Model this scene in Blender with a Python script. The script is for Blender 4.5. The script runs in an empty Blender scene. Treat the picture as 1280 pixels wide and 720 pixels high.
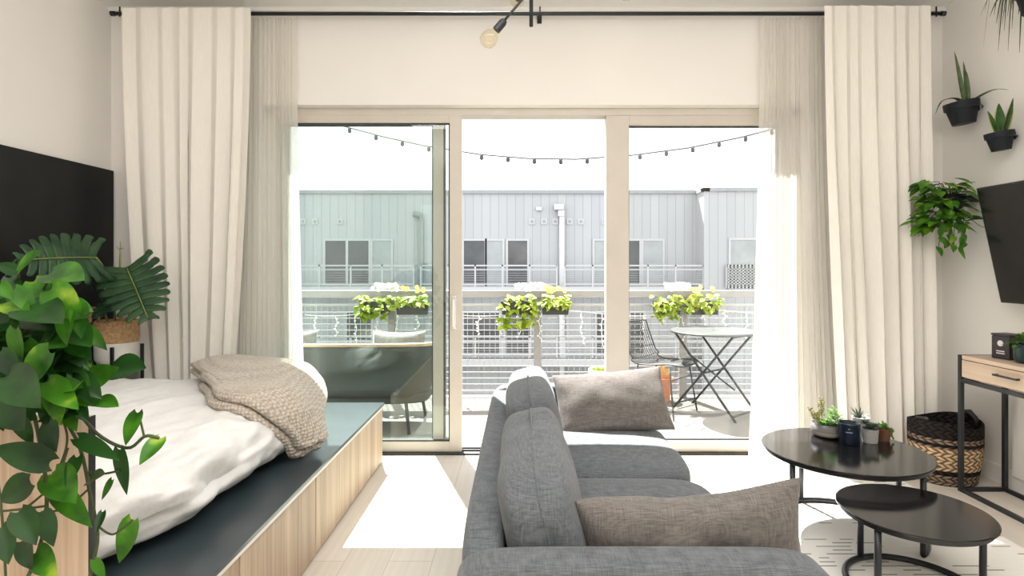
import bpy, bmesh, math, random
from mathutils import Vector, Matrix, noise
PI = math.pi
SC = bpy.context.scene
COL = SC.collection
F, CX, CY, CAMZ = 720.0, 650.0, 333.0, 1.279

def P(px, py, Y):
    """point at depth Y seen at a measured place of the photograph"""
    return Vector(((px - CX) * Y / F, Y, CAMZ - (py - CY) * Y / F))

# ------------------------------------------------------------------ materials
def new_mat(name):
    m = bpy.data.materials.new(name); m.use_nodes = True
    nt = m.node_tree; nt.nodes.clear()
    out = nt.nodes.new('ShaderNodeOutputMaterial')
    return m, nt, out

def N(nt, t, **kw):
    n = nt.nodes.new('ShaderNode' + t)
    for k, v in kw.items():
        if k.startswith('i_'):
            n.inputs[k[2:].replace('_', ' ')].default_value = v
        else:
            setattr(n, k, v)
    return n

def rgba(c): return (c[0], c[1], c[2], 1.0)

def coords(nt, scale=(1, 1, 1), rot=(0, 0, 0)):
    tc = N(nt, 'TexCoord'); mp = N(nt, 'Mapping')
    mp.inputs['Scale'].default_value = scale; mp.inputs['Rotation'].default_value = rot
    nt.links.new(tc.outputs['Object'], mp.inputs['Vector'])
    return mp.outputs['Vector']

def ramp(nt, fac, stops, interp='LINEAR'):
    r = N(nt, 'ValToRGB'); r.color_ramp.interpolation = interp
    els = r.color_ramp.elements
    while len(els) < len(stops): els.new(0.5)
    for e, (p, c) in zip(els, stops):
        e.position = p; e.color = rgba(c)
    nt.links.new(fac, r.inputs['Fac'])
    return r.outputs['Color']

def bsdf(nt, out, rough=.6, metal=0., spec=.5, col=None, **kw):
    b = N(nt, 'BsdfPrincipled')
    b.inputs['Roughness'].default_value = rough; b.inputs['Metallic'].default_value = metal
    b.inputs['Specular IOR Level'].default_value = spec
    if col is not None:
        if isinstance(col, tuple): b.inputs['Base Color'].default_value = rgba(col)
        else: nt.links.new(col, b.inputs['Base Color'])
    for k, v in kw.items(): b.inputs[k.replace('_', ' ')].default_value = v
    nt.links.new(b.outputs[0], out.inputs['Surface'])
    return b

def bump(nt, b, height, strength=.3, dist=.01):
    n = N(nt, 'Bump'); n.inputs['Strength'].default_value = strength; n.inputs['Distance'].default_value = dist
    nt.links.new(height, n.inputs['Height']); nt.links.new(n.outputs[0], b.inputs['Normal'])

def plain(name, c, rough=.6, metal=0., spec=.5, var=.06, scale=8., bmp=0., bscale=60.):
    m, nt, out = new_mat(name)
    v = coords(nt)
    tx = N(nt, 'TexNoise'); tx.inputs['Scale'].default_value = scale; tx.inputs['Detail'].default_value = 4
    nt.links.new(v, tx.inputs['Vector'])
    lo = tuple(x * (1 - var) for x in c); hi = tuple(min(1, x * (1 + var)) for x in c)
    col = ramp(nt, tx.outputs['Fac'], [(.3, lo), (.7, hi)])
    b = bsdf(nt, out, rough, metal, spec, col)
    if bmp:
        t2 = N(nt, 'TexNoise'); t2.inputs['Scale'].default_value = bscale
        nt.links.new(v, t2.inputs['Vector']); bump(nt, b, t2.outputs['Fac'], bmp)
    return m

def wood(name, c0, c1, grain=(30, 30, 1.2), rough=.55):
    m, nt, out = new_mat(name)
    v = coords(nt, grain)
    a = N(nt, 'TexNoise'); a.inputs['Scale'].default_value = 1.6; a.inputs['Detail'].default_value = 6; a.inputs['Roughness'].default_value = .65
    nt.links.new(v, a.inputs['Vector'])
    v2 = coords(nt, tuple(g * .25 for g in grain))
    b2 = N(nt, 'TexNoise'); b2.inputs['Scale'].default_value = 1.1; b2.inputs['Detail'].default_value = 2
    nt.links.new(v2, b2.inputs['Vector'])
    mx = N(nt, 'Math', operation='ADD'); nt.links.new(a.outputs['Fac'], mx.inputs[0]); nt.links.new(b2.outputs['Fac'], mx.inputs[1])
    hf = N(nt, 'Math', operation='MULTIPLY'); hf.inputs[1].default_value = .5; nt.links.new(mx.outputs[0], hf.inputs[0])
    mid = tuple((x + y) / 2 for x, y in zip(c0, c1))
    col = ramp(nt, hf.outputs[0], [(.34, c0), (.5, mid), (.64, c1)])
    b = bsdf(nt, out, rough, 0, .4, col)
    bump(nt, b, a.outputs['Fac'], .08, .003)
    return m

def fabric(name, c0, c1, s=420., rough=.9, sheen=.15):
    """woven cloth: long streaks both ways"""
    m, nt, out = new_mat(name)
    outs = []
    for sc in ((s, s * .05, s * .05), (s * .05, s, s * .05), (s * .05, s * .05, s)):
        t = N(nt, 'TexNoise'); t.inputs['Scale'].default_value = 1.; t.inputs['Detail'].default_value = 2
        nt.links.new(coords(nt, sc), t.inputs['Vector']); outs.append(t.outputs['Fac'])
    a = N(nt, 'Math', operation='ADD'); nt.links.new(outs[0], a.inputs[0]); nt.links.new(outs[1], a.inputs[1])
    a2 = N(nt, 'Math', operation='ADD'); nt.links.new(a.outputs[0], a2.inputs[0]); nt.links.new(outs[2], a2.inputs[1])
    a3 = N(nt, 'Math', operation='MULTIPLY'); a3.inputs[1].default_value = 1 / 3; nt.links.new(a2.outputs[0], a3.inputs[0])
    col = ramp(nt, a3.outputs[0], [(.40, c0), (.60, c1)])
    b = bsdf(nt, out, rough, 0, .2, col)
    b.inputs['Sheen Weight'].default_value = sheen
    bump(nt, b, a3.outputs[0], .25, .002)
    return m

def cloth(name, c, transp=0., transl=.4, rough=.9):
    """thin curtain cloth that lets light through"""
    m, nt, out = new_mat(name)
    t = N(nt, 'TexNoise'); t.inputs['Scale'].default_value = 1.; nt.links.new(coords(nt, (260, 260, 12)), t.inputs['Vector'])
    col = ramp(nt, t.outputs['Fac'], [(.3, tuple(x * .94 for x in c)), (.7, c)])
    d = N(nt, 'BsdfDiffuse'); nt.links.new(col, d.inputs['Color'])
    tl = N(nt, 'BsdfTranslucent'); nt.links.new(col, tl.inputs['Color'])
    mx = N(nt, 'MixShader'); mx.inputs[0].default_value = transl
    nt.links.new(d.outputs[0], mx.inputs[1]); nt.links.new(tl.outputs[0], mx.inputs[2])
    last = mx.outputs[0]
    if transp:
        tr = N(nt, 'BsdfTransparent'); m2 = N(nt, 'MixShader'); m2.inputs[0].default_value = transp
        nt.links.new(last, m2.inputs[1]); nt.links.new(tr.outputs[0], m2.inputs[2]); last = m2.outputs[0]
    nt.links.new(last, out.inputs['Surface'])
    return m

def leafmat(name, c0, c1, c2=None, transl=.3, scale=9., rough=.35):
    m, nt, out = new_mat(name)
    t = N(nt, 'TexNoise'); t.inputs['Scale'].default_value = scale; t.inputs['Detail'].default_value = 3
    nt.links.new(coords(nt), t.inputs['Vector'])
    stops = [(.36, c0), (.58, c1)]
    if c2: stops.append((.70, c2))
    col = ramp(nt, t.outputs['Fac'], stops)
    b = N(nt, 'BsdfPrincipled'); b.inputs['Roughness'].default_value = rough; b.inputs['Specular IOR Level'].default_value = .3
    nt.links.new(col, b.inputs['Base Color'])
    tl = N(nt, 'BsdfTranslucent'); nt.links.new(col, tl.inputs['Color'])
    mx = N(nt, 'MixShader'); mx.inputs[0].default_value = transl
    nt.links.new(b.outputs[0], mx.inputs[1]); nt.links.new(tl.outputs[0], mx.inputs[2])
    nt.links.new(mx.outputs[0], out.inputs['Surface'])
    return m

def glass(name, tint, refl=1.45):
    m, nt, out = new_mat(name)
    tr = N(nt, 'BsdfTransparent'); tr.inputs['Color'].default_value = rgba(tint)
    gl = N(nt, 'BsdfGlossy'); gl.inputs['Roughness'].default_value = 0.0
    lw = N(nt, 'LayerWeight'); lw.inputs['Blend'].default_value = .5
    f0 = ((refl - 1) / (refl + 1)) ** 2
    p5 = N(nt, 'Math', operation='POWER'); nt.links.new(lw.outputs['Facing'], p5.inputs[0]); p5.inputs[1].default_value = 5
    ma = N(nt, 'Math', operation='MULTIPLY_ADD'); nt.links.new(p5.outputs[0], ma.inputs[0]); ma.inputs[1].default_value = 1 - f0; ma.inputs[2].default_value = f0
    mx = N(nt, 'MixShader'); nt.links.new(ma.outputs[0], mx.inputs[0])
    nt.links.new(tr.outputs[0], mx.inputs[1]); nt.links.new(gl.outputs[0], mx.inputs[2])
    nt.links.new(mx.outputs[0], out.inputs['Surface'])
    return m

M = {}
M['wall'] = plain('wall_paint', (.81, .785, .75), .85, var=.015, scale=2, bmp=.05, bscale=150)
M['ceil'] = plain('ceiling_paint', (.86, .84, .81), .9, var=.015, scale=2)
M['trim'] = plain('white_trim', (.80, .78, .74), .45, var=.02)
M['vinyl'] = plain('door_frame_vinyl', (.57, .52, .46), .45, var=.03)
M['seal'] = plain('dark_seal', (.03, .03, .03), .6)
M['black_metal'] = plain('black_metal', (.022, .024, .027), .38, .3, .5, var=.15)
M['lacquer'] = plain('black_lacquer', (.010, .010, .011), .13, 0, .55, var=.1)
M['edge_black'] = plain('black_edge', (.012, .012, .013), .3)
M['slate'] = plain('bed_top_slate', (.028, .040, .046), .28, 0, .6, var=.18, scale=5)
M['oak'] = wood('oak_vertical', (.34, .235, .155), (.66, .52, .39), (34, 34, .8))
M['oak_long'] = wood('oak_along', (.46, .335, .235), (.66, .525, .40), (26, 1.0, 26))
M['headboard'] = plain('headboard_black', (.011, .012, .012), .5, 0, .25, var=.2, scale=6)
M['duvet'] = plain('white_linen', (.74, .735, .73), .9, 0, .2, var=.02, scale=12, bmp=.35, bscale=26)
M['sofa'] = fabric('slate_grey_weave', (.066, .074, .084), (.136, .147, .160), 520)
M['pillow'] = fabric('taupe_grey_weave', (.095, .086, .080), (.185, .167, .155), 520)
M['curtain'] = cloth('linen_curtain', (.88, .85, .795), 0, .07)
M['sheer'] = cloth('sheer_voile', (.86, .84, .79), .28, .50)
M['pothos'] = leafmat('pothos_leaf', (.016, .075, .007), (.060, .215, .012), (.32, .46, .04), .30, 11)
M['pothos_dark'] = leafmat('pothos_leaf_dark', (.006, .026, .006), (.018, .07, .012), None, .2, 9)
M['stem'] = plain('vine_stem', (.045, .06, .018), .5)
M['monstera'] = leafmat('monstera_leaf', (.016, .050, .022), (.034, .088, .034), None, .15, 9, .30)
M['mstem'] = plain('monstera_stem', (.22, .25, .07), .5)
M['lime'] = leafmat('lime_leaf', (.18, .29, .014), (.36, .45, .035), (.40, .36, .07), .35, 14, .5)
M['petal'] = plain('white_petal', (.70, .69, .65), .7)
M['yellow_petal'] = plain('yellow_petal', (.85, .70, .25), .7)
M['succulent'] = leafmat('succulent_leaf', (.05, .10, .06), (.14, .22, .13), (.30, .34, .12), .15, 30, .5)
M['aloe'] = leafmat('aloe_leaf', (.055, .095, .045), (.12, .17, .08), None, .15, 20, .5)
M['snake'] = leafmat('snake_leaf', (.02, .07, .02), (.05, .13, .03), None, .15, 20, .45)
M['snake_edge'] = leafmat('snake_leaf_edge', (.45, .45, .12), (.55, .55, .20), None, .2, 20, .5)
M['spider'] = leafmat('spider_leaf', (.02, .03, .015), (.06, .08, .035), None, .1, 20, .5)
M['fresh'] = leafmat('fresh_leaf', (.05, .17, .02), (.14, .33, .04), (.45, .50, .10), .35, 10, .45)
M['soil'] = plain('soil', (.03, .022, .016), .95)
M['potblack'] = plain('black_pot', (.012, .015, .019), .55, 0, .22)
M['teal_glaze'] = plain('dark_teal_glaze', (.012, .038, .036), .25)
M['navy'] = plain('navy_glaze', (.008, .015, .030), .25, var=.2, scale=30)
M['terra'] = plain('terracotta', (.50, .20, .10), .8, var=.1)
M['brown_pot'] = plain('rust_brown_pot', (.13, .055, .03), .6)
M['concrete'] = plain('pale_concrete', (.60, .57, .53), .9, var=.1, scale=14, bmp=.2)
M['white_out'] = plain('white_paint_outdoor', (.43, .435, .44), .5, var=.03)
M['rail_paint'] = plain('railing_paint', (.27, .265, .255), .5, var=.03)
M['outdoor_grey'] = plain('outdoor_metal_grey', (.075, .08, .08), .42, .2, var=.1)
M['outdoor_dark'] = plain('outdoor_dark_metal', (.04, .045, .045), .5, .3)
M['shell'] = plain('charcoal_shell', (.055, .06, .055), .6, var=.1)
M['outdoor_cushion'] = fabric('outdoor_cushion_grey', (.22, .21, .20), (.36, .35, .33), 200)
M['teak'] = wood('teak', (.50, .33, .20), (.72, .53, .37), (1.2, 26, 26))
M['cream'] = plain('cream_canvas', (.80, .76, .68), .8)
M['screen'] = plain('tv_screen', (.006, .006, .007), .16, 0, .5)
M['label'] = plain('pale_label', (.72, .70, .66), .6)
M['tin'] = plain('dark_plum_tin', (.022, .014, .017), .4)
M['bulb'] = glass('bulb_glass', (.97, .92, .82), 1.5)
M['brass'] = plain('brass', (.6, .42, .18), .3, .9)
M['glass_green'] = glass('tinted_glass', (.925, .958, .945), 1.5)
M['glass'] = glass('clear_glass', (.985, .99, .985), 1.4)
M['stand'] = plain('black_stand', (.010, .010, .010), .5)
M['gravel_ground'] = plain('courtyard_ground', (.11, .107, .10), .9)
M['galv'] = plain('white_gutter', (.55, .555, .56), .4, .2)
M['pipe_reflection'] = plain('reflected_pipe_grey', (.22, .25, .24), .5)
M['pane_dark'] = plain('pane_dark', (.05, .055, .06), .12, 0, .6, var=.35, scale=1.2)
M['pane_pale'] = plain('pane_pale', (.30, .32, .32), .3, 0, .5, var=.12, scale=1.5)
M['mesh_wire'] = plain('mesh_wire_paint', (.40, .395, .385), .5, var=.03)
M['wire_white'] = plain('white_wire', (.82, .82, .80), .5)
M['outlet'] = plain('vent_grey', (.27, .28, .29), .6)
M['dry'] = plain('dried_flower', (.62, .42, .18), .9)

def make_floor():
    m, nt, out = new_mat('pale_plank_floor')
    v = coords(nt, (1, 1, 1), (0, 0, PI / 2))
    br = N(nt, 'TexBrick'); br.offset = .37
    br.inputs['Scale'].default_value = 1.; br.inputs['Brick Width'].default_value = 1.25
    br.inputs['Row Height'].default_value = .19; br.inputs['Mortar Size'].default_value = .0014
    br.inputs['Color1'].default_value = rgba((.62, .565, .50)); br.inputs['Color2'].default_value = rgba((.67, .62, .555))
    br.inputs['Mortar'].default_value = rgba((.42, .36, .30))
    nt.links.new(v, br.inputs['Vector'])
    t = N(nt, 'TexNoise'); t.inputs['Scale'].default_value = 1.; t.inputs['Detail'].default_value = 5
    nt.links.new(coords(nt, (45, 1.6, 1)), t.inputs['Vector'])
    g = ramp(nt, t.outputs['Fac'], [(.3, (.90, .89, .87)), (.7, (1, 1, 1))])
    mx = N(nt, 'MixRGB', blend_type='MULTIPLY'); mx.inputs[0].default_value = 1
    nt.links.new(br.outputs['Color'], mx.inputs[1]); nt.links.new(g, mx.inputs[2])
    b = bsdf(nt, out, .42, 0, .4, mx.outputs[0])
    return m
M['floor'] = make_floor()

def mathn(nt, op, a, b=None, c=None):
    n = N(nt, 'Math', operation=op)
    for k, x in enumerate((a, b, c)):
        if x is None: continue
        if isinstance(x, (int, float)): n.inputs[k].default_value = x
        else: nt.links.new(x, n.inputs[k])
    return n.outputs[0]

def make_rug():
    m, nt, out = new_mat('rug_dashes')
    tc = N(nt, 'TexCoord'); sp = N(nt, 'SeparateXYZ'); nt.links.new(tc.outputs['Object'], sp.inputs[0])
    x, y = sp.outputs[0], sp.outputs[1]
    row = mathn(nt, 'DIVIDE', y, .034)
    fl = mathn(nt, 'FLOOR', row); fr = mathn(nt, 'FRACT', row)
    line = mathn(nt, 'LESS_THAN', fr, .17)
    cb = N(nt, 'CombineXYZ'); nt.links.new(mathn(nt, 'MULTIPLY', x, 7.5), cb.inputs[0]); nt.links.new(mathn(nt, 'MULTIPLY', fl, 3.7), cb.inputs[1])
    t = N(nt, 'TexNoise'); t.inputs['Scale'].default_value = 1.; t.inputs['Detail'].default_value = 0; nt.links.new(cb.outputs[0], t.inputs['Vector'])
    dash = mathn(nt, 'GREATER_THAN', t.outputs['Fac'], .50)
    z = N(nt, 'TexNoise'); z.inputs['Scale'].default_value = 1.; nt.links.new(coords(nt, (1.6, 2.6, 1)), z.inputs['Vector'])
    zone = mathn(nt, 'GREATER_THAN', z.outputs['Fac'], .455)
    msk = mathn(nt, 'MULTIPLY', mathn(nt, 'MULTIPLY', line, dash), zone)
    mx = N(nt, 'MixRGB'); nt.links.new(msk, mx.inputs[0])
    mx.inputs[1].default_value = rgba((.80, .78, .74)); mx.inputs[2].default_value = rgba((.04, .04, .045))
    b = bsdf(nt, out, .95, 0, .1, mx.outputs[0])
    w = N(nt, 'TexWave', wave_type='BANDS', bands_direction='Y'); w.inputs['Scale'].default_value = 28
    nt.links.new(tc.outputs['Object'], w.inputs['Vector']); bump(nt, b, w.outputs['Fac'], .3, .004)
    return m
M['rug'] = make_rug()

def make_knit():
    m, nt, out = new_mat('knit_wool')
    v = coords(nt)
    vo = N(nt, 'TexVoronoi'); vo.inputs['Scale'].default_value = 62; vo.inputs['Randomness'].default_value = .35
    nt.links.new(v, vo.inputs['Vector'])
    col = ramp(nt, vo.outputs['Distance'], [(.05, (.70, .635, .555)), (.75, (.36, .305, .25))])
    b = bsdf(nt, out, .95, 0, .1, col); b.inputs['Sheen Weight'].default_value = .2
    inv = mathn(nt, 'SUBTRACT', 1., vo.outputs['Distance']); bump(nt, b, inv, .9, .012)
    return m
M['knit'] = make_knit()

def make_basket():
    m, nt, out = new_mat('woven_seagrass_bands')
    tc = N(nt, 'TexCoord'); sp = N(nt, 'SeparateXYZ'); nt.links.new(tc.outputs['Object'], sp.inputs[0])
    z = mathn(nt, 'DIVIDE', sp.outputs[2], .36)
    blk, jute, mixd = (.018, .014, .013), (.50, .36, .22), (.20, .15, .11)
    base = ramp(nt, z, [(0, mixd), (.17, blk), (.25, jute), (.60, jute), (.61, mixd), (.635, blk), (.69, mixd), (.76, blk)], 'CONSTANT')
    ang = mathn(nt, 'ARCTAN2', sp.outputs[1], sp.outputs[0])
    ns = N(nt, 'TexNoise'); ns.inputs['Scale'].default_value = 26.; nt.links.new(tc.outputs['Object'], ns.inputs['Vector'])
    wob = mathn(nt, 'MULTIPLY', ns.outputs['Fac'], 5.)
    zz = mathn(nt, 'MULTIPLY', sp.outputs[2], 46.)
    rowi = mathn(nt, 'FLOOR', zz)
    sgn = mathn(nt, 'SUBTRACT', mathn(nt, 'MULTIPLY', mathn(nt, 'MODULO', rowi, 2.), 2.), 1.)
    ph = mathn(nt, 'ADD', mathn(nt, 'ADD', mathn(nt, 'MULTIPLY', ang, 26.), wob), mathn(nt, 'MULTIPLY', mathn(nt, 'MULTIPLY', mathn(nt, 'FRACT', zz), 4.5), sgn))
    wv = mathn(nt, 'MULTIPLY_ADD', mathn(nt, 'SINE', ph), .5, .5)
    edge = mathn(nt, 'SINE', mathn(nt, 'MULTIPLY', mathn(nt, 'FRACT', zz), PI))
    wv2 = mathn(nt, 'MULTIPLY', wv, mathn(nt, 'POWER', edge, .5))
    sh = ramp(nt, wv2, [(.12, (.28, .25, .23)), (.62, (1.35, 1.35, 1.35))])
    mx = N(nt, 'MixRGB', blend_type='MULTIPLY'); mx.inputs[0].default_value = 1
    nt.links.new(base, mx.inputs[1]); nt.links.new(sh, mx.inputs[2])
    b = bsdf(nt, out, .85, 0, .2, mx.outputs[0]); bump(nt, b, wv2, .8, .008)
    return m
M['basket'] = make_basket()

def make_two_tone(name, zs, ca, cb_, waves=0.):
    m, nt, out = new_mat(name)
    tc = N(nt, 'TexCoord'); sp = N(nt, 'SeparateXYZ'); nt.links.new(tc.outputs['Object'], sp.inputs[0])
    g = mathn(nt, 'GREATER_THAN', sp.outputs[2], zs)
    mx = N(nt, 'MixRGB'); nt.links.new(g, mx.inputs[0]); mx.inputs[1].default_value = rgba(ca); mx.inputs[2].default_value = rgba(cb_)
    b = bsdf(nt, out, .85, 0, .2, mx.outputs[0])
    t = N(nt, 'TexVoronoi'); t.inputs['Scale'].default_value = 90 if not waves else waves
    nt.links.new(tc.outputs['Object'], t.inputs['Vector']); bump(nt, b, t.outputs['Distance'], .6, .008)
    return m
M['seagrass'] = plain('seagrass', (.43, .27, .135), .85, var=.35, scale=60, bmp=.8, bscale=110)
M['white_weave'] = plain('white_woven_pot', (.72, .70, .66), .85, var=.05, bmp=.5, bscale=140)
M['grey_pattern'] = make_two_tone('grey_textured_pot', -9, (.36, .36, .35), (.36, .36, .35), 150)

def make_bowl():
    m, nt, out = new_mat('banded_stoneware')
    tc = N(nt, 'TexCoord'); sp = N(nt, 'SeparateXYZ'); nt.links.new(tc.outputs['Object'], sp.inputs[0])
    z = mathn(nt, 'DIVIDE', sp.outputs[2], .075)
    col = ramp(nt, z, [(0, (.05, .045, .04)), (.12, (.36, .32, .27)), (.40, (.17, .165, .16)), (.60, (.13, .13, .13)), (.82, (.09, .09, .092))], 'CONSTANT')
    bsdf(nt, out, .55, 0, .4, col)
    return m
M['bowl'] = make_bowl()

def make_siding():
    m, nt, out = new_mat('standing_seam_siding')
    tc = N(nt, 'TexCoord'); sp = N(nt, 'SeparateXYZ'); nt.links.new(tc.outputs['Object'], sp.inputs[0])
    fr = mathn(nt, 'FRACT', mathn(nt, 'DIVIDE', mathn(nt, 'ADD', sp.outputs[0], 40.), .41))
    ln = mathn(nt, 'LESS_THAN', fr, .07)
    pn = mathn(nt, 'FLOOR', mathn(nt, 'DIVIDE', mathn(nt, 'ADD', sp.outputs[0], 40.), .41))
    wn = N(nt, 'TexWhiteNoise', noise_dimensions='1D'); nt.links.new(pn, wn.inputs['W'])
    tone = ramp(nt, wn.outputs['Value'], [(0, (.36, .37, .377)), (1, (.395, .404, .41))])
    mx = N(nt, 'MixRGB'); nt.links.new(ln, mx.inputs[0]); nt.links.new(tone, mx.inputs[1]); mx.inputs[2].default_value = rgba((.27, .285, .30))
    b = bsdf(nt, out, .55, 0, .3, mx.outputs[0]); bump(nt, b, ln, .4, .03)
    return m
M['siding'] = make_siding()

def make_deck():
    m, nt, out = new_mat('balcony_pavers')
    br = N(nt, 'TexBrick'); br.offset = 0.
    br.inputs['Scale'].default_value = 1.; br.inputs['Brick Width'].default_value = .62; br.inputs['Row Height'].default_value = .62
    br.inputs['Mortar Size'].default_value = .008
    br.inputs['Color1'].default_value = rgba((.20, .19, .172)); br.inputs['Color2'].default_value = rgba((.235, .225, .205)); br.inputs['Mortar'].default_value = rgba((.22, .20, .18))
    nt.links.new(coords(nt), br.inputs['Vector'])
    bsdf(nt, out, .85, 0, .2, br.outputs['Color'])
    return m
M['deck'] = make_deck()

# ------------------------------------------------------------------ mesh helpers
class MB:
    def __init__(s): s.bm = bmesh.new()
    def box(s, x0, x1, y0, y1, z0, z1):
        c = [s.bm.verts.new(p) for p in ((x0,y0,z0),(x1,y0,z0),(x1,y1,z0),(x0,y1,z0),(x0,y0,z1),(x1,y0,z1),(x1,y1,z1),(x0,y1,z1))]
        for f in ((3,2,1,0),(4,5,6,7),(0,1,5,4),(1,2,6,5),(2,3,7,6),(3,0,4,7)): s.bm.faces.new([c[i] for i in f])
        return s
    def tube(s, pts, r, n=8, closed=False, cap=True):
        pts = [Vector(p) for p in pts]; k = len(pts); rings = []
        if not hasattr(r, '__len__'): r = [r] * k
        prev = None
        for i, p in enumerate(pts):
            a = pts[i - 1] if (i > 0 or closed) else p
            b = pts[(i + 1) % k] if (i < k - 1 or closed) else p
            t = (b - a); t = t.normalized() if t.length > 1e-9 else Vector((0, 0, 1))
            if prev is None:
                u = t.orthogonal().normalized()
                if abs(t.z) > .999: u = Vector((1, 0, 0))
            else:
                u = prev - t * prev.dot(t); u = u.normalized() if u.length > 1e-6 else t.orthogonal().normalized()
            prev = u; w = t.cross(u)
            off = PI / 4 if n == 4 else 0
            rings.append([s.bm.verts.new(p + (u * math.cos(2*PI*j/n + off) + w * math.sin(2*PI*j/n + off)) * r[i]) for j in range(n)])
        m = k if closed else k - 1
        for i in range(m):
            A, B = rings[i], rings[(i + 1) % k]
            for j in range(n): s.bm.faces.new((A[j], A[(j+1) % n], B[(j+1) % n], B[j]))
        if cap and not closed:
            s.bm.faces.new(rings[0][::-1]); s.bm.faces.new(rings[-1])
        return s
    def lathe(s, prof, n=32, c=(0, 0, 0), sx=1., sy=1., rot=None):
        c = Vector(c); rings = []
        def T(v): return c + (rot @ v if rot else v)
        for r, z in prof:
            if r < 1e-6: rings.append([s.bm.verts.new(T(Vector((0, 0, z))))])
            else: rings.append([s.bm.verts.new(T(Vector((r*sx*math.cos(2*PI*j/n), r*sy*math.sin(2*PI*j/n), z)))) for j in range(n)])
        for A, B in zip(rings, rings[1:]):
            if len(A) == 1 and len(B) == 1: continue
            for j in range(n):
                j2 = (j + 1) % n
                if len(A) == 1: s.bm.faces.new((A[0], B[j2], B[j]))
                elif len(B) == 1: s.bm.faces.new((A[j], A[j2], B[0]))
                else: s.bm.faces.new((A[j], A[j2], B[j2], B[j]))
        return s
    def grid(s, fn, nu, nv, closed_u=False):
        V = [[s.bm.verts.new(fn(i / nu, j / nv)) for j in range(nv + 1)] for i in range(nu + (0 if closed_u else 1))]
        L = len(V)
        for i in range(nu):
            for j in range(nv):
                s.bm.faces.new((V[i][j], V[(i+1) % L][j], V[(i+1) % L][j+1], V[i][j+1]))
        return s
    def puff(s, c, size, k=7., n=14, crown=(0, 0, 0), rot=None, nz=0., nscale=6., seed=0.):
        """soft rounded block (superellipsoid cushion) with a crown on each face"""
        c = Vector(c); h = Vector(size) / 2; vd = {}
        def vert(a):
            key = tuple(round(x, 5) for x in a)
            if key in vd: return vd[key]
            m = max(abs(x) for x in a); q = sum(abs(x) ** k for x in a) ** (1 / k)
            v = Vector(a) * (m / q)
            f = lambda x: max(0., 1 - x * x)
            p = Vector((v.x * h.x * (1 + crown[0] * f(v.y) * f(v.z)), v.y * h.y * (1 + crown[1] * f(v.x) * f(v.z)), v.z * h.z * (1 + crown[2] * f(v.x) * f(v.y))))
            if nz:
                d = noise.noise_vector((p + Vector((seed, seed * 2, 0))) * nscale); p = p + d * nz
            if rot: p = rot @ p
            vd[key] = s.bm.verts.new(p + c); return vd[key]
        g = [-1 + 2 * i / n for i in range(n + 1)]
        for ax in range(3):
            for sg in (-1, 1):
                for i in range(n):
                    for j in range(n):
                        q = []
                        for (a, b) in ((i, j), (i+1, j), (i+1, j+1), (i, j+1)):
                            t = [0, 0, 0]; t[ax] = sg; t[(ax+1) % 3] = g[a]; t[(ax+2) % 3] = g[b]
                            q.append(vert(tuple(t)))
                        s.bm.faces.new(q if sg > 0 else q[::-1])
        return s
    def pillow(s, w, h, t, n=20, rot=None, c=(0, 0, 0), wr=.006, seed=0., ear=.10):
        c = Vector(c); rows = []
        def pt(u, v, sg):
            a = (1 - u**2) ; b = (1 - v**2)
            d = (max(0, a) * max(0, b)) ** .42 * t / 2
            x = u * w / 2 * (1 - ear * .5 * (1 - v * v)); y = v * h / 2 * (1 - ear * (1 - u * u))
            nn = noise.noise(Vector((x * 9 + seed, y * 9, sg * 3))) * wr * (1 if d > 0 else 0)
            q = Vector((x, y, sg * d + nn)); q = rot @ q if rot else q
            return q + c
        for sg in (1, -1):
            V = []
            for i in range(n + 1):
                r = []
                for j in range(n + 1):
                    u, v = -1 + 2 * i / n, -1 + 2 * j / n
                    r.append(s.bm.verts.new(pt(u, v, sg)))
                V.append(r)
            for i in range(n):
                for j in range(n):
                    f = (V[i][j], V[i+1][j], V[i+1][j+1], V[i][j+1])
                    s.bm.faces.new(f if sg > 0 else f[::-1])
        bmesh.ops.remove_doubles(s.bm, verts=s.bm.verts, dist=1e-5)
        return s
    def leaf(s, base, d, up, L, W, droop=.25, fold=.2, kind='heart', n=9, twist=0.):
        base = Vector(base); d = Vector(d).normalized(); up = Vector(up)
        side = d.cross(up)
        if side.length < 1e-4: side = d.orthogonal()
        side.normalize(); nrm = side.cross(d).normalized()
        if twist:
            R = Matrix.Rotation(twist, 3, d); side = R @ side; nrm = R @ nrm
        ss = (-1, -.8, -.45, 0, .45, .8, 1); V = []
        for i in range(n + 1):
            t = i / n
            if kind == 'heart': w = 1.98 * (t + .025) ** .46 * (1 - t) ** .98
            elif kind == 'lance': w = 1.9 * (t + .02) ** .5 * (1 - t) ** .9
            elif kind == 'strap': w = min(1, .55 + t) * (1 - t ** 3)
            elif kind == 'oval': w = 2 * math.sqrt(max(0, (t + .02) * (1.0 - t)))
            row = []
            for q in ss:
                al = t * L
                if kind == 'heart': al -= .13 * L * abs(q) ** 2 * (1 - t) ** 4
                p = base + d * al + side * (q * w * W / 2) + nrm * (fold * abs(q) * w * W / 2)
                p.z -= droop * L * t * t
                row.append(s.bm.verts.new(p))
            V.append(row)
        for i in range(n):
            for j in range(6): s.bm.faces.new((V[i][j], V[i+1][j], V[i+1][j+1], V[i][j+1]))
        return s
    def ico(s, c, r, sub=1, sc=(1, 1, 1)):
        m = Matrix.Translation(Vector(c)) @ Matrix.Diagonal((r*sc[0], r*sc[1], r*sc[2], 1))
        bmesh.ops.create_icosphere(s.bm, subdivisions=sub, radius=1, matrix=m); return s

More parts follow.
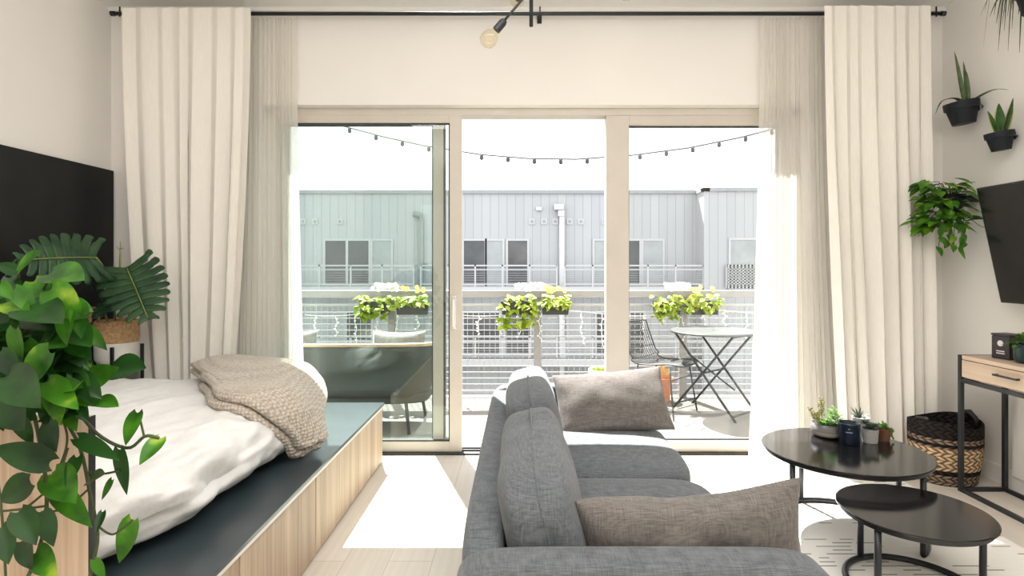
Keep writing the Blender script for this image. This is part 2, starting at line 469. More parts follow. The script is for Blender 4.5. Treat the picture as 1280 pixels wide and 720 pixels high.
def build(name, mb, mat, parent=None, loc=(0, 0, 0), smooth=False, bevel=0., subsurf=0, solid=0., rot=None):
    bm = mb.bm
    bmesh.ops.recalc_face_normals(bm, faces=bm.faces)
    me = bpy.data.meshes.new(name); bm.to_mesh(me); bm.free()
    o = bpy.data.objects.new(name, me); COL.objects.link(o); o.location = loc
    if rot: o.rotation_euler = rot
    me.materials.append(mat)
    if smooth:
        for p in me.polygons: p.use_smooth = True
    if bevel:
        b = o.modifiers.new('bevel', 'BEVEL'); b.width = bevel; b.segments = 2; b.limit_method = 'ANGLE'; b.angle_limit = math.radians(40)
    if solid:
        b = o.modifiers.new('solid', 'SOLIDIFY'); b.thickness = solid; b.offset = 0
    if subsurf:
        b = o.modifiers.new('sub', 'SUBSURF'); b.levels = subsurf; b.render_levels = subsurf
    if parent: o.parent = parent
    return o

def tag(o, label, cat, group=None):
    o['label'] = label; o['category'] = cat
    if group: o['group'] = group
    return o
def thing(name, label, cat, loc=(0, 0, 0), rz=0., group=None):
    o = bpy.data.objects.new(name, None); COL.objects.link(o); o.location = loc; o.rotation_euler = (0, 0, rz)
    o.empty_display_size = .1
    return tag(o, label, cat, group)
def struct(name, mb, mat, parent=None, **kw):
    o = build(name, mb, mat, parent, **kw)
    if parent is None: o['kind'] = 'structure'
    return o

# ------------------------------------------------------------------ the room
XL, XR, YB, ZC, YR = -2.74, 2.83, 3.86, 3.005, -2.6
OX0, OX1, OZ = -1.74, 1.91, 2.361
YO = 4.06
struct('floor', MB().box(XL - .15, XR + .15, YR - .15, YO, -.2, 0), M['floor'])
struct('ceiling', MB().box(XL - .15, XR + .15, YR - .15, YO, ZC, ZC + .25), M['ceil'])
struct('wall_left', MB().box(XL - .15, XL, YR - .15, YO, 0, ZC), M['wall'])
struct('wall_right', MB().box(XR, XR + .15, YR - .15, YO, 0, ZC), M['wall'])
struct('wall_rear', MB().box(XL, XR, YR - .15, YR, 0, ZC), M['wall'])
struct('wall_back', MB().box(XL, OX0, YB, YO, 0, ZC).box(OX1, XR, YB, YO, 0, ZC).box(OX0, OX1, YB, YO, OZ, ZC), M['wall'])
struct('trim_1', MB().box(XL, XR, YB - .035, YB, ZC - .028, ZC), M['trim'], bevel=.004)
struct('baseboard_right', MB().box(XR - .016, XR, YR, YB, 0, .11), M['trim'], bevel=.004)
struct('baseboard_left', MB().box(XL, XL + .016, YR, 1.4, 0, .11), M['trim'], bevel=.004)
struct('trim_2', MB().box(XR - .028, XR, 2.2, 3.284, .084, .70), M['trim'], bevel=.004)

# sliding glass door: outer frame, two fixed lights, one slid-open leaf
fr = MB()
fr.box(OX0, OX1, 3.934, 4.05, OZ - .05, OZ).box(OX0, OX0 + .05, 3.934, 4.05, 0, OZ).box(OX1 - .05, OX1, 3.934, 4.05, 0, OZ)
dfrm = struct('trim_3', fr, M['vinyl'], bevel=.003)
struct('trim_4', MB().box(OX0, OX1, 3.90, 4.06, 0, .012).box(-.40, .59, 3.95, 3.965, .012, .022).box(-.40, .59, 4.0, 4.015, .012, .022), M['seal'])
def leafdoor(name, x0, x1, y0, y1, z0, z1, wl, wr, wt, wb, gm, kindname):
    e = MB()
    e.box(x0, x0 + wl, y0, y1, z0, z1).box(x1 - wr, x1, y0, y1, z0, z1).box(x0 + wl, x1 - wr, y0, y1, z1 - wt, z1).box(x0 + wl, x1 - wr, y0, y1, z0, z0 + wb)
    o = struct(name, e, M['vinyl'], bevel=.003)
    ym = (y0 + y1) / 2
    build('pane', MB().box(x0 + wl, x1 - wr, ym - .004, ym + .004, z0 + wb, z1 - wt), gm, o)
    sx0, sx1, sz0, sz1 = x0 + wl, x1 - wr, z0 + wb, z1 - wt
    g = .008
    build('gasket', MB().box(sx0, sx1, ym - .012, ym + .012, sz1 - g, sz1).box(sx0, sx1, ym - .012, ym + .012, sz0, sz0 + g).box(sx0, sx0 + g, ym - .012, ym + .012, sz0, sz1).box(sx1 - g, sx1, ym - .012, ym + .012, sz0, sz1), M['seal'], o)
    return o
door = leafdoor('door_1', OX0 + .02, -.397, 3.936, 3.972, .012, OZ - .05 + .004, .08, .084, .055, .07, M['glass_green'], 'door')
w1 = leafdoor('window_1', OX0 + .05, -.529, 3.99, 4.03, .012, OZ - .05, .08, .074, .05, .06, M['glass_green'], 'w')
build('brush_seal', MB().box(-.529, -.517, 3.985, 4.032, .012, OZ - .05), M['seal'], w1)
leafdoor('window_2', .59, OX1 - .05, 3.936, 4.03, .012, OZ - .05, .155, .08, .065, .07, M['glass'], 'w')
hd = MB()
hx = (567 - CX) * 3.92 / F
hd.tube([(hx, 3.936, .86), (hx, 3.905, .87), (hx, 3.897, .90), (hx, 3.897, 1.02), (hx, 3.905, 1.05), (hx, 3.936, 1.06)], .009, 8)
hd.box(hx - .016, hx + .016, 3.928, 3.936, .85, 1.08)
build('handle', hd, M['trim'], door, smooth=True)

# ------------------------------------------------------------------ curtains
def curtain(name, label, cat, mat, top, bot, y, z1, z0, folds, a1, a0, seed, group=None, nv=40, sag=0.02, curve=0.):
    rnd = random.Random(seed)
    ph = [rnd.uniform(0, 6.28) for _ in range(6)]
    nu = folds * 14
    x0t, x1t = top; x0b, x1b = bot
    cx, = ((x0t + x1t) / 2,)
    def fn(u, v):
        uu = u + .022 * math.sin(2*PI*2*u + ph[0]) + .012 * math.sin(2*PI*5*u + ph[1])
        e = v ** (1.3 + .5)
        a = x0t + (x0b - x0t) * e; b = x1t + (x1b - x1t) * e
        x = a + (b - a) * u
        drift = v * (.9 * math.sin(2*PI*1.3*u + ph[2]) + .5 * math.sin(2*PI*2.7*u + ph[3]))
        am = a1 + (a0 - a1) * min(1, v * 1.6)
        w = math.sin(2*PI*folds*uu + ph[4] + drift)
        am *= .55 + .9 * noise.noise(Vector((uu * folds * .6 + seed, v * 1.2, 0))) + .25
        w2 = math.sin(2*PI*folds*.43*uu + ph[5] + 1.5 * drift)
        yy = am * (.78 * w + .35 * w2 * min(1, .3 + v))
        x += .35 * am * math.sin(2 * (2*PI*folds*uu + ph[4] + drift)) * .6
        z = z1 + (z0 - z1) * v + .008 * w * (1 - v)
        return Vector((x - cx, yy, z))
    o = build(name, MB().grid(fn, nu, nv), mat, None, loc=(cx, y, 0), smooth=True)
    return tag(o, label, cat, group)
def X(px, Y): return (px - CX) * Y / F
YCUR, YSH = 3.68, 3.795
curtain('curtain', 'opaque cream linen curtain at the head of the bed, its hem behind the mattress', 'curtain', M['curtain'], (X(150, YCUR), X(312, YCUR)), (X(176, YCUR), X(288, YCUR)), YCUR + .03, 2.945, .40, 7, .020, .032, 3, 'opaque linen curtains')
curtain('sheer_curtain', 'sheer white curtain gathered between the bed corner and the slid-open door leaf', 'curtain', M['sheer'], (X(304, YSH), X(371, YSH)), (X(296, YSH), X(381, YSH)), YSH, 2.915, .40, 15, .008, .016, 5, 'sheer curtains')
curtain('curtain', 'opaque cream linen curtain reaching the floor behind the woven basket', 'curtain', M['curtain'], (X(1030, YCUR), X(1163, YCUR)), (X(1052, YCUR), X(1169, YCUR)), YCUR, 2.945, .012, 7, .022, .046, 11, 'opaque linen curtains')
curtain('sheer_curtain', 'sheer white curtain falling to the floor beside the round coffee tables', 'curtain', M['sheer'], (X(950, YSH), X(1038, YSH)), (X(936, YSH), X(1062, YSH)), YSH, 2.915, .012, 18, .008, .020, 9, 'sheer curtains')

rod = thing('curtain_rod', 'long black double curtain rod running under the ceiling across the window wall', 'curtain rod', (0, 3.75, 2.925))
xr0, xr1 = X(141, 3.75), X(1179, 3.75)
build('rod', MB().tube([(xr0, 0, 0), (xr1, 0, 0)], .0125, 12), M['black_metal'], rod, smooth=True)
build('rod', MB().tube([(xr0 + .05, .046, .012), (xr1 - .05, .046, .012)], .006, 8), M['black_metal'], rod, smooth=True)
for bx in (xr0 + .045, .13, xr1 - .045):
    build('bracket', MB().tube([(bx, 0, 0), (bx, .046, .012), (bx, .11, .012)], .006, 8).tube([(bx, 0, -.02), (bx, 0, .045)], .005, 8).box(bx - .015, bx + .015, .10, .11, -.02, .04), M['black_metal'], rod, smooth=True)
for ex in (xr0, xr1):
    build('end_cap', MB().lathe([(0, -.012), (.016, -.012), (.016, .012), (0, .012)], 16, (ex, 0, 0), rot=Matrix.Rotation(PI/2, 3, 'Y')), M['black_metal'], rod)

# ------------------------------------------------------------------ bed
BX, BY0, BY1, BZ = -.90, 1.50, 3.774, .388
bed = thing('platform_bed', 'built-in platform bed with dark slate top and pale oak cupboard fronts', 'bed', (BX, 2.6, 0))
def L_(x): return x - BX
build('platform_top', MB().box(-1.80, .012, BY0 - 2.6, BY1 - 2.6, BZ - .016, BZ), M['slate'], bed, bevel=.002)
build('edge_strip', MB().box(-.012, .010, BY0 - 2.6, BY1 - 2.6, BZ - .030, BZ - .017), M['trim'], bed)
build('carcass', MB().box(-1.80, -.032, BY0 - 2.6, BY1 - 2.6 - .01, .0, BZ - .017), M['edge_black'], bed)
ys = [BY0, 1.845, 2.475, BY1]
ys = [BY0, F * CAMZ / (697 - CY) * .0 + 1.85, 2.54, BY1]
for a, b in zip(ys, ys[1:]):
    build('cupboard_front', MB().box(-.028, .0, a - 2.6 + .006, b - 2.6 - .006, .006, BZ - .032), M['oak'], bed, bevel=.002)
ep = build('end_panel', MB().box(L_(-2.7), L_(-1.086), 1.45 - 2.6, 1.468 - 2.6, 0, .90), M['oak'], bed)
build('edge_band', MB().box(L_(-1.086), L_(-1.083), 1.449 - 2.6, 1.470 - 2.6, 0, .90), M['edge_black'], ep)
build('shelf', MB().box(L_(-2.7), L_(-1.34), 1.36 - 2.6, 1.62 - 2.6, .90, .92), M['oak_long'], bed, bevel=.002)

hb = build('headboard', MB().box(-.03, 0, -1.2, 1.14, -1.088, .828), M['headboard'], None, loc=(XL + .032, 2.70, 1.088), bevel=.003)
tag(hb, 'tall matte black panel headboard on the wall behind the monstera', 'headboard')

mt = MB().puff((0, 0, 0), (1.52, 1.90, .262), k=5, n=56, crown=(.03, .01, .10), nz=.012, nscale=5, seed=2.)
for v in mt.bm.verts:                       # soft rumples in the bedding
    p = v.co
    w = noise.noise(Vector((p.x * 9, p.y * 4, p.z * 14))) * .012 + noise.noise(Vector((p.x * 20 + 9, p.y * 13, p.z * 20))) * .010
    if p.x > .5: w *= 1.8
    v.co = p + Vector((w if p.x > .5 else 0, 0, w if p.z > 0 else 0))
    if p.z < -.128: v.co.z = -.131
mtt = build('mattress', mt, M['duvet'], None, loc=(-1.850, 2.45, BZ + .1325), smooth=True, subsurf=1)
tag(mtt, 'mattress covered by rumpled white linen bedding on the slate platform', 'mattress')

# knitted throw over the mattress corner
Lc = [(-1.94,3.32,.672),(-1.74,3.05,.682),(-1.50,2.76,.690),(-1.36,2.55,.690),(-1.21,2.50,.675),(-1.105,2.53,.58),(-1.062,2.585,.50),(-1.05,2.62,.440)]
Rc = [(-1.36,3.34,.665),(-1.26,3.31,.668),(-1.17,3.24,.63),(-1.09,3.10,.58),(-1.055,2.97,.54),(-1.03,2.86,.50),(-1.00,2.79,.465),(-.975,2.76,.434)]
def crom(pts, t):
    k = len(pts) - 1; x = min(t * k, k - 1e-6); i = int(x); f = x - i
    g = lambda j: Vector(pts[max(0, min(k, j))])
    a, b, c, d = g(i-1), g(i), g(i+1), g(i+2)
    return .5 * ((2*b) + (c-a)*f + (2*a-5*b+4*c-d)*f*f + (3*b-a-3*c+d)*f**3)
TO = Vector((-1.4, 2.9, .66))
thr = thing('throw_blanket', 'chunky oatmeal knitted throw draped folded over the mattress corner', 'blanket', TO + Vector((.034, 0, .006)))
def thr_layer(off, ex):
    def fn(u, v):
        a, b = crom(Lc, v), crom(Rc, v)
        p = a.lerp(b, u)
        bul = math.sin(PI * u) * (.055 if v < .75 else .055 * (1 - v) * 4 * .6 + .01)
        out = Vector((.55, -.25, .8)).normalized() if v > .3 else Vector((.1, 0, 1))
        p = p + out * (bul + off) + Vector((0, 0, .008 * math.sin(7 * u + 9 * v)))
        return p - TO
    return fn
build('upper_fold', MB().grid(thr_layer(.030, 0), 28, 44), M['knit'], thr, smooth=True, solid=.03, subsurf=1)
build('lower_fold', MB().grid(thr_layer(-.006, 0), 28, 44), M['knit'], thr, smooth=True, solid=.03, subsurf=1)
up_, lo_ = thr_layer(.032, 0), thr_layer(-.016, 0)
def hem(fn, r, out):
    pts = [fn(0, i / 30) for i in range(6, 31)] + [fn(i / 10, 1) for i in range(1, 11)]
    pts = [p + Vector((-.004, -.012, -.002)) * out for p in pts]
    return MB().tube(pts, [r * .6] + [r] * (len(pts) - 2) + [r * .6], 10)
build('hem', hem(up_, .021, 1.), M['knit'], thr, smooth=True)
build('hem', hem(lo_, .023, 1.6), M['knit'], thr, smooth=True)

# ------------------------------------------------------------------ sofa
SX0, SX1, SY0, SY1 = -.155, .735, 1.30, 3.42
SS = 1.073
SZ = CAMZ * (1 - SS)
sofa = thing('sofa', 'slate grey two-seat sofa facing the coffee tables, seen from its armrest end', 'sofa', (.29 * SS, 2.36 * SS, SZ))
def S(x, y, z): return (x - .29, y - 2.36, z)
build('base', MB().box(-.155 - .29 + .02, .70 - .29, SY0 + .03 - 2.36, SY1 - .03 - 2.36, .13, .285), M['sofa'], sofa, bevel=.02)
build('back_frame', MB().puff(S(-.097, 2.36, .365), (.115, 1.90, .475), k=9, n=16, crown=(.06, 0, .01)), M['sofa'], sofa, smooth=True, subsurf=1)
for yc in (SY0 + .066, SY1 - .066):
    am = build('armrest', MB().puff(S(.29, yc, .355), (.895, .132, .475), k=9, n=18, crown=(.0, .05, .012)), M['sofa'], sofa, smooth=True, subsurf=1)
    yf = yc + (-.066 if yc < 2 else .066)
    sm = [S(-.125, yf + (.002 if yc < 2 else -.002), .13), S(-.140, yf, .50), S(-.118, yf, .55), S(-.05, yf + (.006 if yc < 2 else -.006), .568), S(.29, yf + (.005 if yc < 2 else -.005), .572), S(.64, yf + (.006 if yc < 2 else -.006), .566), S(.70, yf, .54), S(.717, yf, .49), S(.71, yf + (.002 if yc < 2 else -.002), .13)]
    build('piping', MB().tube([crom(sm, i / 40) for i in range(41)], .0035, 6), M['sofa'], am, smooth=True)
for (a, b) in ((1.432, 2.325), (2.335, 3.288)):
    build('seat_cushion', MB().puff(S(.345, (a+b)/2, .362), (.775, b - a, .165), k=7, n=18, crown=(.01, .0, .16), nz=.004, nscale=5), M['sofa'], sofa, smooth=True, subsurf=1)
for k, (a, b) in enumerate(((1.435, 2.36), (2.37, 3.285))):
    R = Matrix.Rotation(math.radians(-13), 3, 'Y')
    bc = build('back_cushion', MB().puff(S(.068, (a+b)/2, .555), (.205, b - a, .345), k=5.5, n=20, crown=(.20, .0, .07), rot=R, nz=.007, nscale=6, seed=k * 5.), M['sofa'], sofa, smooth=True, subsurf=1)
    pp = []
    for i in range(61):
        th = -.25 + (PI + .5) * i / 60; c_, n_ = math.cos(th), math.sin(th)
        q_ = (abs(c_) ** 5.5 + abs(n_) ** 5.5) ** (-1 / 5.5); yy, zz = -c_ * q_, n_ * q_
        pp.append(Vector(S(.068, (a+b)/2, .555)) + R @ Vector((.012, yy * (b - a) / 2 * 1.0, zz * .345 / 2 * (1 + .07 * max(0, 1 - yy * yy)))))
    build('piping', MB().tube(pp, .0042, 6), M['sofa'], bc, smooth=True)
for lx in (-.08, .64):
    for ly in (1.40, 3.32):
        build('leg', MB().tube([S(lx, ly, .14), S(lx, ly, (.0105 - SZ) / SS)], [.022, .014], 12), M['edge_black'], sofa, smooth=True)

for ch in sofa.children_recursive:        # overall size of the whole sofa, set once
    ch.data.transform(Matrix.Scale(SS, 4))
def pillow_thing(label, c, w, h, t, R, seed, wr, sag=0.):
    o = build('lumbar_pillow', MB().pillow(w * SS, h * SS, t * SS, 24, R, (0, 0, 0), wr, seed), M['pillow'], None, loc=(c[0] * SS, c[1] * SS, c[2] * SS + SZ), smooth=True, subsurf=1)
    if sag:
        for v in o.data.vertices:
            if v.co.z > .03: v.co.z -= sag * math.exp(-((v.co.x - .04) / .18) ** 2) * min(1, v.co.z / .12)
    return tag(o, label, 'pillow', 'lumbar pillows on the sofa')
Rx = lambda d: Matrix.Rotation(math.radians(d), 3, 'X')
Rz = lambda d: Matrix.Rotation(math.radians(d), 3, 'Z')
Ry = lambda d: Matrix.Rotation(math.radians(d), 3, 'Y')
pillow_thing('taupe lumbar pillow leaning on the sofa armrest by the glass doors, half in sunlight', (.475, 2.985, .578), .60, .37, .16, Ry(-5) @ Rx(52), 1., .010)
pillow_thing('taupe lumbar pillow slumped inside the sofa armrest nearest the camera', (.455, 1.535, .555), .62, .30, .15, Ry(-6) @ Rx(99), 4., .020, .024)

# ------------------------------------------------------------------ rug and coffee tables
rug = build('rug', MB().box(-1.05, 1.05, -1.7, 1.7, 0, .010), M['rug'], None, loc=(1.22, 2.03, 0), bevel=.004)
tag(rug, 'white woven rug with scattered black dashes under the coffee tables', 'rug')
def coffee_table(label, cx, cy, z, R, a0, a1, legs, zb=.010, feet=True):
    t = thing('coffee_table', label, 'table', (cx, cy, zb), 0, 'round nesting coffee tables')
    z -= zb
    build('tabletop', MB().lathe([(0, z - .010), (R - .008, z - .010), (R, z - .007), (R, z - .002), (R - .004, z), (0, z)], 96), M['lacquer'], t, smooth=False)
    build('apron', MB().lathe([(0, z - .030), (R - .022, z - .030), (R - .014, z - .026), (R - .014, z - .0101), (0, z - .0101)], 96), M['edge_black'], t)
    rr = R - .035
    arc = [(rr * math.cos(a0 + (a1 - a0) * i / 60), rr * math.sin(a0 + (a1 - a0) * i / 60), .013) for i in range(61)]
    build('base_ring', MB().tube(arc, .0125, 8), M['black_metal'], t, smooth=True)
    for a in legs:
        lx, ly = rr * math.cos(a), rr * math.sin(a)
        l = build('leg', MB().tube([(lx, ly, .013), (lx, ly, z - .03)], .0125, 10), M['black_metal'], t, smooth=True)
    return t
T1 = (1.561, 2.775, .40, .366); T2 = (1.545, 2.265, .325, .268)
d = math.radians
coffee_table('larger and taller black round coffee table carrying the small potted plants', *T1, d(-54), d(202), (d(98), d(202), d(306), d(15)))
coffee_table('smaller and lower black round coffee table with a bare top, tucked under the other', *T2, d(-16), d(208), (d(109), d(208), d(344)))

# ------------------------------------------------------------------ things on the coffee table
ZT = T1[2]
rnd = random.Random(7)
def rosette(mb, c, r, n, lift=.6, L=.03, W=.014, rn=None, kind='lance'):
    rn = rn or rnd
    for ring in range(3):
        for i in range(n - ring):
            a = 2*PI*(i + ring*.5) / (n - ring) + rn.uniform(-.15, .15)
            el = .25 + .45 * ring * lift + rn.uniform(-.1, .1)
            dv = Vector((math.cos(a)*math.cos(el), math.sin(a)*math.cos(el), math.sin(el)))
            mb.leaf(Vector(c) + dv * r * .15, dv, (0, 0, 1), L * (1 - .18*ring), W, .0, .35, kind, 5)
def potprof(r0, r1, h, t=.006, soil=.012):
    return [(0, 0), (r0, 0), (r1, h), (r1 - t, h), (r1 - t - .002, h - soil), (0, h - soil)]
g = 'small pots on the coffee table'
# shallow stoneware bowl
b = thing('succulent_bowl', 'shallow banded stoneware bowl of mixed succulents on the coffee table', 'planter', (1.592, 2.985, ZT + .0005), 0, g)
build('bowl', MB().lathe([(0, 0), (.056, 0), (.073, .012), (.078, .035), (.075, .068), (.070, .068), (.068, .058), (0, .058)], 48), M['bowl'], b, smooth=True)
build('soil', MB().lathe([(0, .062), (.0675, .0585)], 24), M['soil'], b)
mb = MB()
for (x, y, n_) in ((-.035, -.02, 9), (.01, -.045, 9), (-.005, .01, 8)): rosette(mb, (x, y, .066), .03, n_, .6, .034, .015)
for (x, y, hh) in ((.035, .0, .085), (.05, -.015, .05), (.03, .025, .065)):
    for k in range(7):
        z = .06 + hh * (k + 1) / 7
        for a in (k * 1.3, k * 1.3 + 2.1, k * 1.3 + 4.2): mb.leaf((x, y, z), (math.cos(a), math.sin(a), .35), (0, 0, 1), .048 - .002 * k, .012, .15, .3, 'lance', 5)
build('rosettes', mb, M['fresh'], b, smooth=True)
mb = MB(); st = MB()
for (x, y, tx, hh) in ((-.045, .0, -.045, .085), (-.02, .015, .0, .13), (-.03, .03, .015, .11), (-.05, -.02, -.02, .065)):
    st.tube([(x, y, .058), (x + tx * .6, y, .058 + hh * .6), (x + tx, y, .058 + hh)], .0016, 5)
    for k in range(9):
        f = .35 + .65 * k / 8; c = Vector((x + tx * f, y, .058 + hh * f))
        for s_ in (-1, 1): mb.ico(c + Vector((s_ * .008, rnd.uniform(-.006, .006), .003)), .0055, 1, (1.2, .8, .7))
build('sprigs', mb, leafmat('jade_sprig', (.20, .22, .05), (.42, .38, .14), None, .2, 60, .5), b, smooth=True)
build('stem', st, M['stem'], b)
# navy cup
b = thing('candle_cup', 'navy blue glazed candle cup with faint lettering lines between the small pots', 'cup', (1.633, 2.858, ZT + .0005), 0, g)
build('cup', MB().lathe([(0, 0), (.044, 0), (.0475, .004), (.0495, .098), (.0505, .105), (.0465, .105), (.045, .060), (0, .060)], 48), M['navy'], b, smooth=True)
def curvlabel(r, a0, a1, z0, z1):
    return MB().grid(lambda u, v: Vector((r * math.cos(a0 + (a1-a0)*u), r * math.sin(a0 + (a1-a0)*u), z0 + (z1-z0)*v)), 12, 1)
a_c = math.atan2(-2.858, -1.633)
for (w_, z_, t_) in ((.30, .064, .0035), (.06, .080, .004)):
    build('printed_mark', curvlabel(.0496, a_c - w_, a_c + w_, z_, z_ + t_), plain('pale_print', (.30, .34, .40), .6), b)
# patterned white pot (front)
b = thing('potted_succulent', 'small pale textured pot of blue-green succulents beside the navy cup', 'potted plant', (1.752, 2.885, ZT + .0005), 0, g)
build('pot', MB().lathe(potprof(.034, .040, .066), 40), M['grey_pattern'], b, smooth=False)
mb = MB(); rosette(mb, (0, 0, .062), .03, 9, .7, .042, .02); rosette(mb, (-.015, .01, .085), .03, 8, .8, .036, .016); rosette(mb, (.022, -.012, .075), .03, 8, .8, .034, .016)
build('foliage', mb, leafmat('blue_green_leaf', (.035, .075, .06), (.12, .19, .15), None, .12, 40, .5), b, smooth=True)
# rear ribbed grey pot
b = thing('potted_succulent', 'tallest small grey ribbed pot with spiky succulent behind the pale textured pot', 'potted plant', (1.772, 2.995, ZT + .0005), 0, g)
build('pot', MB().lathe(potprof(.034, .042, .095), 40), M['grey_pattern'], b)
mb = MB()
for i in range(16):
    a = i * 2.4; el = .5 + .8 * (i / 16); dv = (math.cos(a)*math.cos(el), math.sin(a)*math.cos(el), math.sin(el))
    mb.leaf((-.01, 0, .085), dv, (0, 0, 1), .075 - .02 * (i % 3), .016, .0, .5, 'lance', 5)
build('foliage', mb, leafmat('grey_green_leaf', (.03, .055, .035), (.09, .12, .085), None, .1, 40, .5), b, smooth=True)
# brown pot
b = thing('potted_succulent', 'tiny rust brown pot with trailing green succulent, last in the row of small pots', 'potted plant', (1.836, 2.905, ZT + .0005), 0, g)
build('pot', MB().lathe(potprof(.024, .034, .062), 40), M['brown_pot'], b)
mb = MB()
for i in range(26):
    a = rnd.uniform(0, 6.28); el = rnd.uniform(.2, 1.3); dv = Vector((math.cos(a)*math.cos(el), math.sin(a)*math.cos(el), math.sin(el)))
    mb.leaf(Vector((0, 0, .056)) + dv * rnd.uniform(0, .02), dv, (0, 0, 1), .028, .012, .1, .3, 'oval', 4)
for k in range(9):
    mb.ico((.034 + .004 * math.sin(k), -.01 + .004 * math.cos(2.*k), .062 - .006 * k), .006, 1)
build('foliage', mb, M['fresh'], b, smooth=True)

# ------------------------------------------------------------------ woven basket
bk = thing('woven_basket', 'banded black and natural woven basket against the wall behind the console leg', 'basket', (2.562, 3.475, 0))
rnd = random.Random(3)
def bprof(n=28):
    out = [(0, 0)]
    for i in range(n + 1):
        z = .355 * i / n; r = .158 + .030 * math.sin(PI * .5 * min(1, z / .26)) + .002 * math.sin(i * PI)
        out.append((r, z))
    top = out[-1][0]
    out += [(top - .012, .358)]
    for i in range(n, -1, -1):
        z = .012 + .343 * i / n; out.append((.146 + .030 * math.sin(PI * .5 * min(1, z / .26)), z))
    return out + [(0, .012)]
bb = MB().lathe(bprof(), 56, sx=1.04, sy=.94)
for v in bb.bm.verts:
    v.co.z += .018 * (v.co.z / .36) ** 2 * math.sin(2 * math.atan2(v.co.y, v.co.x) + .6)
build('body', bb, M['basket'], bk, smooth=True)
build('handle', MB().tube([(.150, -.05, .32), (.148, -.045, .375), (.135, -.02, .405), (.128, .02, .398), (.14, .05, .34)], [.013, .016, .018, .016, .013], 8), M['edge_black'], bk, smooth=True)
build('handle', MB().tube([(-.175, -.06, .33), (-.15, -.05, .352), (-.115, -.01, .358), (-.13, .05, .345), (-.165, .06, .33)], [.013, .016, .018, .016, .013], 8), M['edge_black'], bk, smooth=True)

# ------------------------------------------------------------------ console table
CXf, CYf = 2.498, 3.288
con = thing('console_table', 'narrow oak console table with drawers on a thin black metal frame under the television', 'table', (CXf, CYf, 0))
CLn, CD, CH = 1.30, .272, .776
fm = M['black_metal']; q = .022
for (x0, y0) in ((0, 0), (CD - q, 0), (0, -CLn + q), (CD - q, -CLn + q)):
    build('leg', MB().box(x0, x0 + q, y0 - q, y0, 0, CH), fm, con, bevel=.001)
ff = MB()
for z0 in (.0, .622):
    ff.box(.0021, q - .002, -CLn + q, -q, z0, z0 + q).box(CD - q + .002, CD - .002, -CLn + q, -q, z0, z0 + q).box(q, CD - q, -q + .002, -.002, z0, z0 + q).box(q, CD - q, -CLn + .002, -CLn + q - .002, z0, z0 + q)
build('frame', ff, fm, con)
build('tabletop', MB().box(q * .3, CD - .004, -CLn + .004, -.0225, CH - .022, CH), M['oak_long'], con, bevel=.001)
build('top_edge', MB().box(q, CD - q, -q + .002, -.002, CH - .012, CH), fm, con)
build('drawer_case', MB().box(.022, CD - .004, -CLn + .024, -.0225, .646, CH - .0225), M['oak_long'], con)
for k in range(2):
    y1 = -.0255 - k * .63; y0 = y1 - .615
    dr = build('drawer', MB().box(.004, .0215, y0, y1, .654, CH - .026), M['oak_long'], con, bevel=.001)
    yc = y1 - .31
    build('drawer_pull', MB().box(-.018, -.012, yc - .075, yc + .075, .706, .716).box(-.012, .004, yc - .07, yc - .06, .706, .716).box(-.012, .004, yc + .06, yc + .07, .706, .716), M['black_metal'], dr)
b = thing('storage_tin', 'dark plum square tin with pale printed label on the console table', 'tin', (2.655, 3.135, CH + .0005), math.radians(12))
build('body', MB().box(-.05, .05, -.05, .05, 0, .125), M['tin'], b, bevel=.006)
build('lid', MB().box(-.052, .052, -.052, .052, .1255, .137), M['tin'], b, bevel=.004)
for q_ in (0, 1):
    Rq = Matrix.Rotation(q_ * PI / 2, 3, 'Z')
    for kind_ in ('seal_mark', 'printed_line', 'printed_line'):
        if kind_ == 'seal_mark': lb = MB().lathe([(0, 0), (.016, 0), (.016, .001), (0, .001)], 24, (-.0502, .0, .085), rot=Matrix.Rotation(-PI/2, 3, 'Y')); zz = .040
        else: lb = MB().box(-.0510, -.0502, -.022, .022, zz, zz + .006); zz = .028
        for v in lb.bm.verts: v.co = Rq @ v.co
        build(kind_, lb, M['label'], b)

b = thing('potted_plant', 'dark teal glazed pot with a fresh green leafy plant on the console table', 'potted plant', (2.640, 2.985, CH + .0005))
build('pot', MB().lathe([(0, 0), (.052, 0), (.066, .02), (.066, .085), (.060, .10), (.054, .10), (.056, .085), (0, .085)], 40), M['teal_glaze'], b, smooth=True)
mb = MB(); rnd = random.Random(12)
for i in range(34):
    a = rnd.uniform(0, 6.28); el = rnd.uniform(.15, 1.3); dv = Vector((math.cos(a)*math.cos(el), math.sin(a)*math.cos(el), math.sin(el)))
    mb.leaf(Vector((0, 0, .09)) + dv * rnd.uniform(.0, .05), dv, (0, 0, 1), rnd.uniform(.05, .085), .04, .35, .2, 'oval', 6)
build('foliage', mb, M['fresh'], b, smooth=True)

# ------------------------------------------------------------------ television
tv = thing('tv', 'flat black television tilted down on the wall above the console table', 'television', (2.678, 2.72, 1.40))
TW, TH = 1.12, .665
R = Matrix.Rotation(math.radians(-12.2), 3, 'Y')
def tvbox(x0, x1, y0, y1, z0, z1):
    m = MB().box(x0, x1, y0, y1, z0, z1)
    for v in m.bm.verts: v.co = R @ v.co
    return m
build('back_shell', tvbox(-.012, .022, -TW/2, TW/2, -TH/2, TH/2), M['edge_black'], tv, bevel=.004)
build('screen', tvbox(-.0145, -.0122, -TW/2 + .012, TW/2 - .012, -TH/2 + .016, TH/2 - .012), M['screen'], tv)
build('wall_bracket', MB().box(.02, .150, -.10, .10, -.10, .10), M['black_metal'], tv)

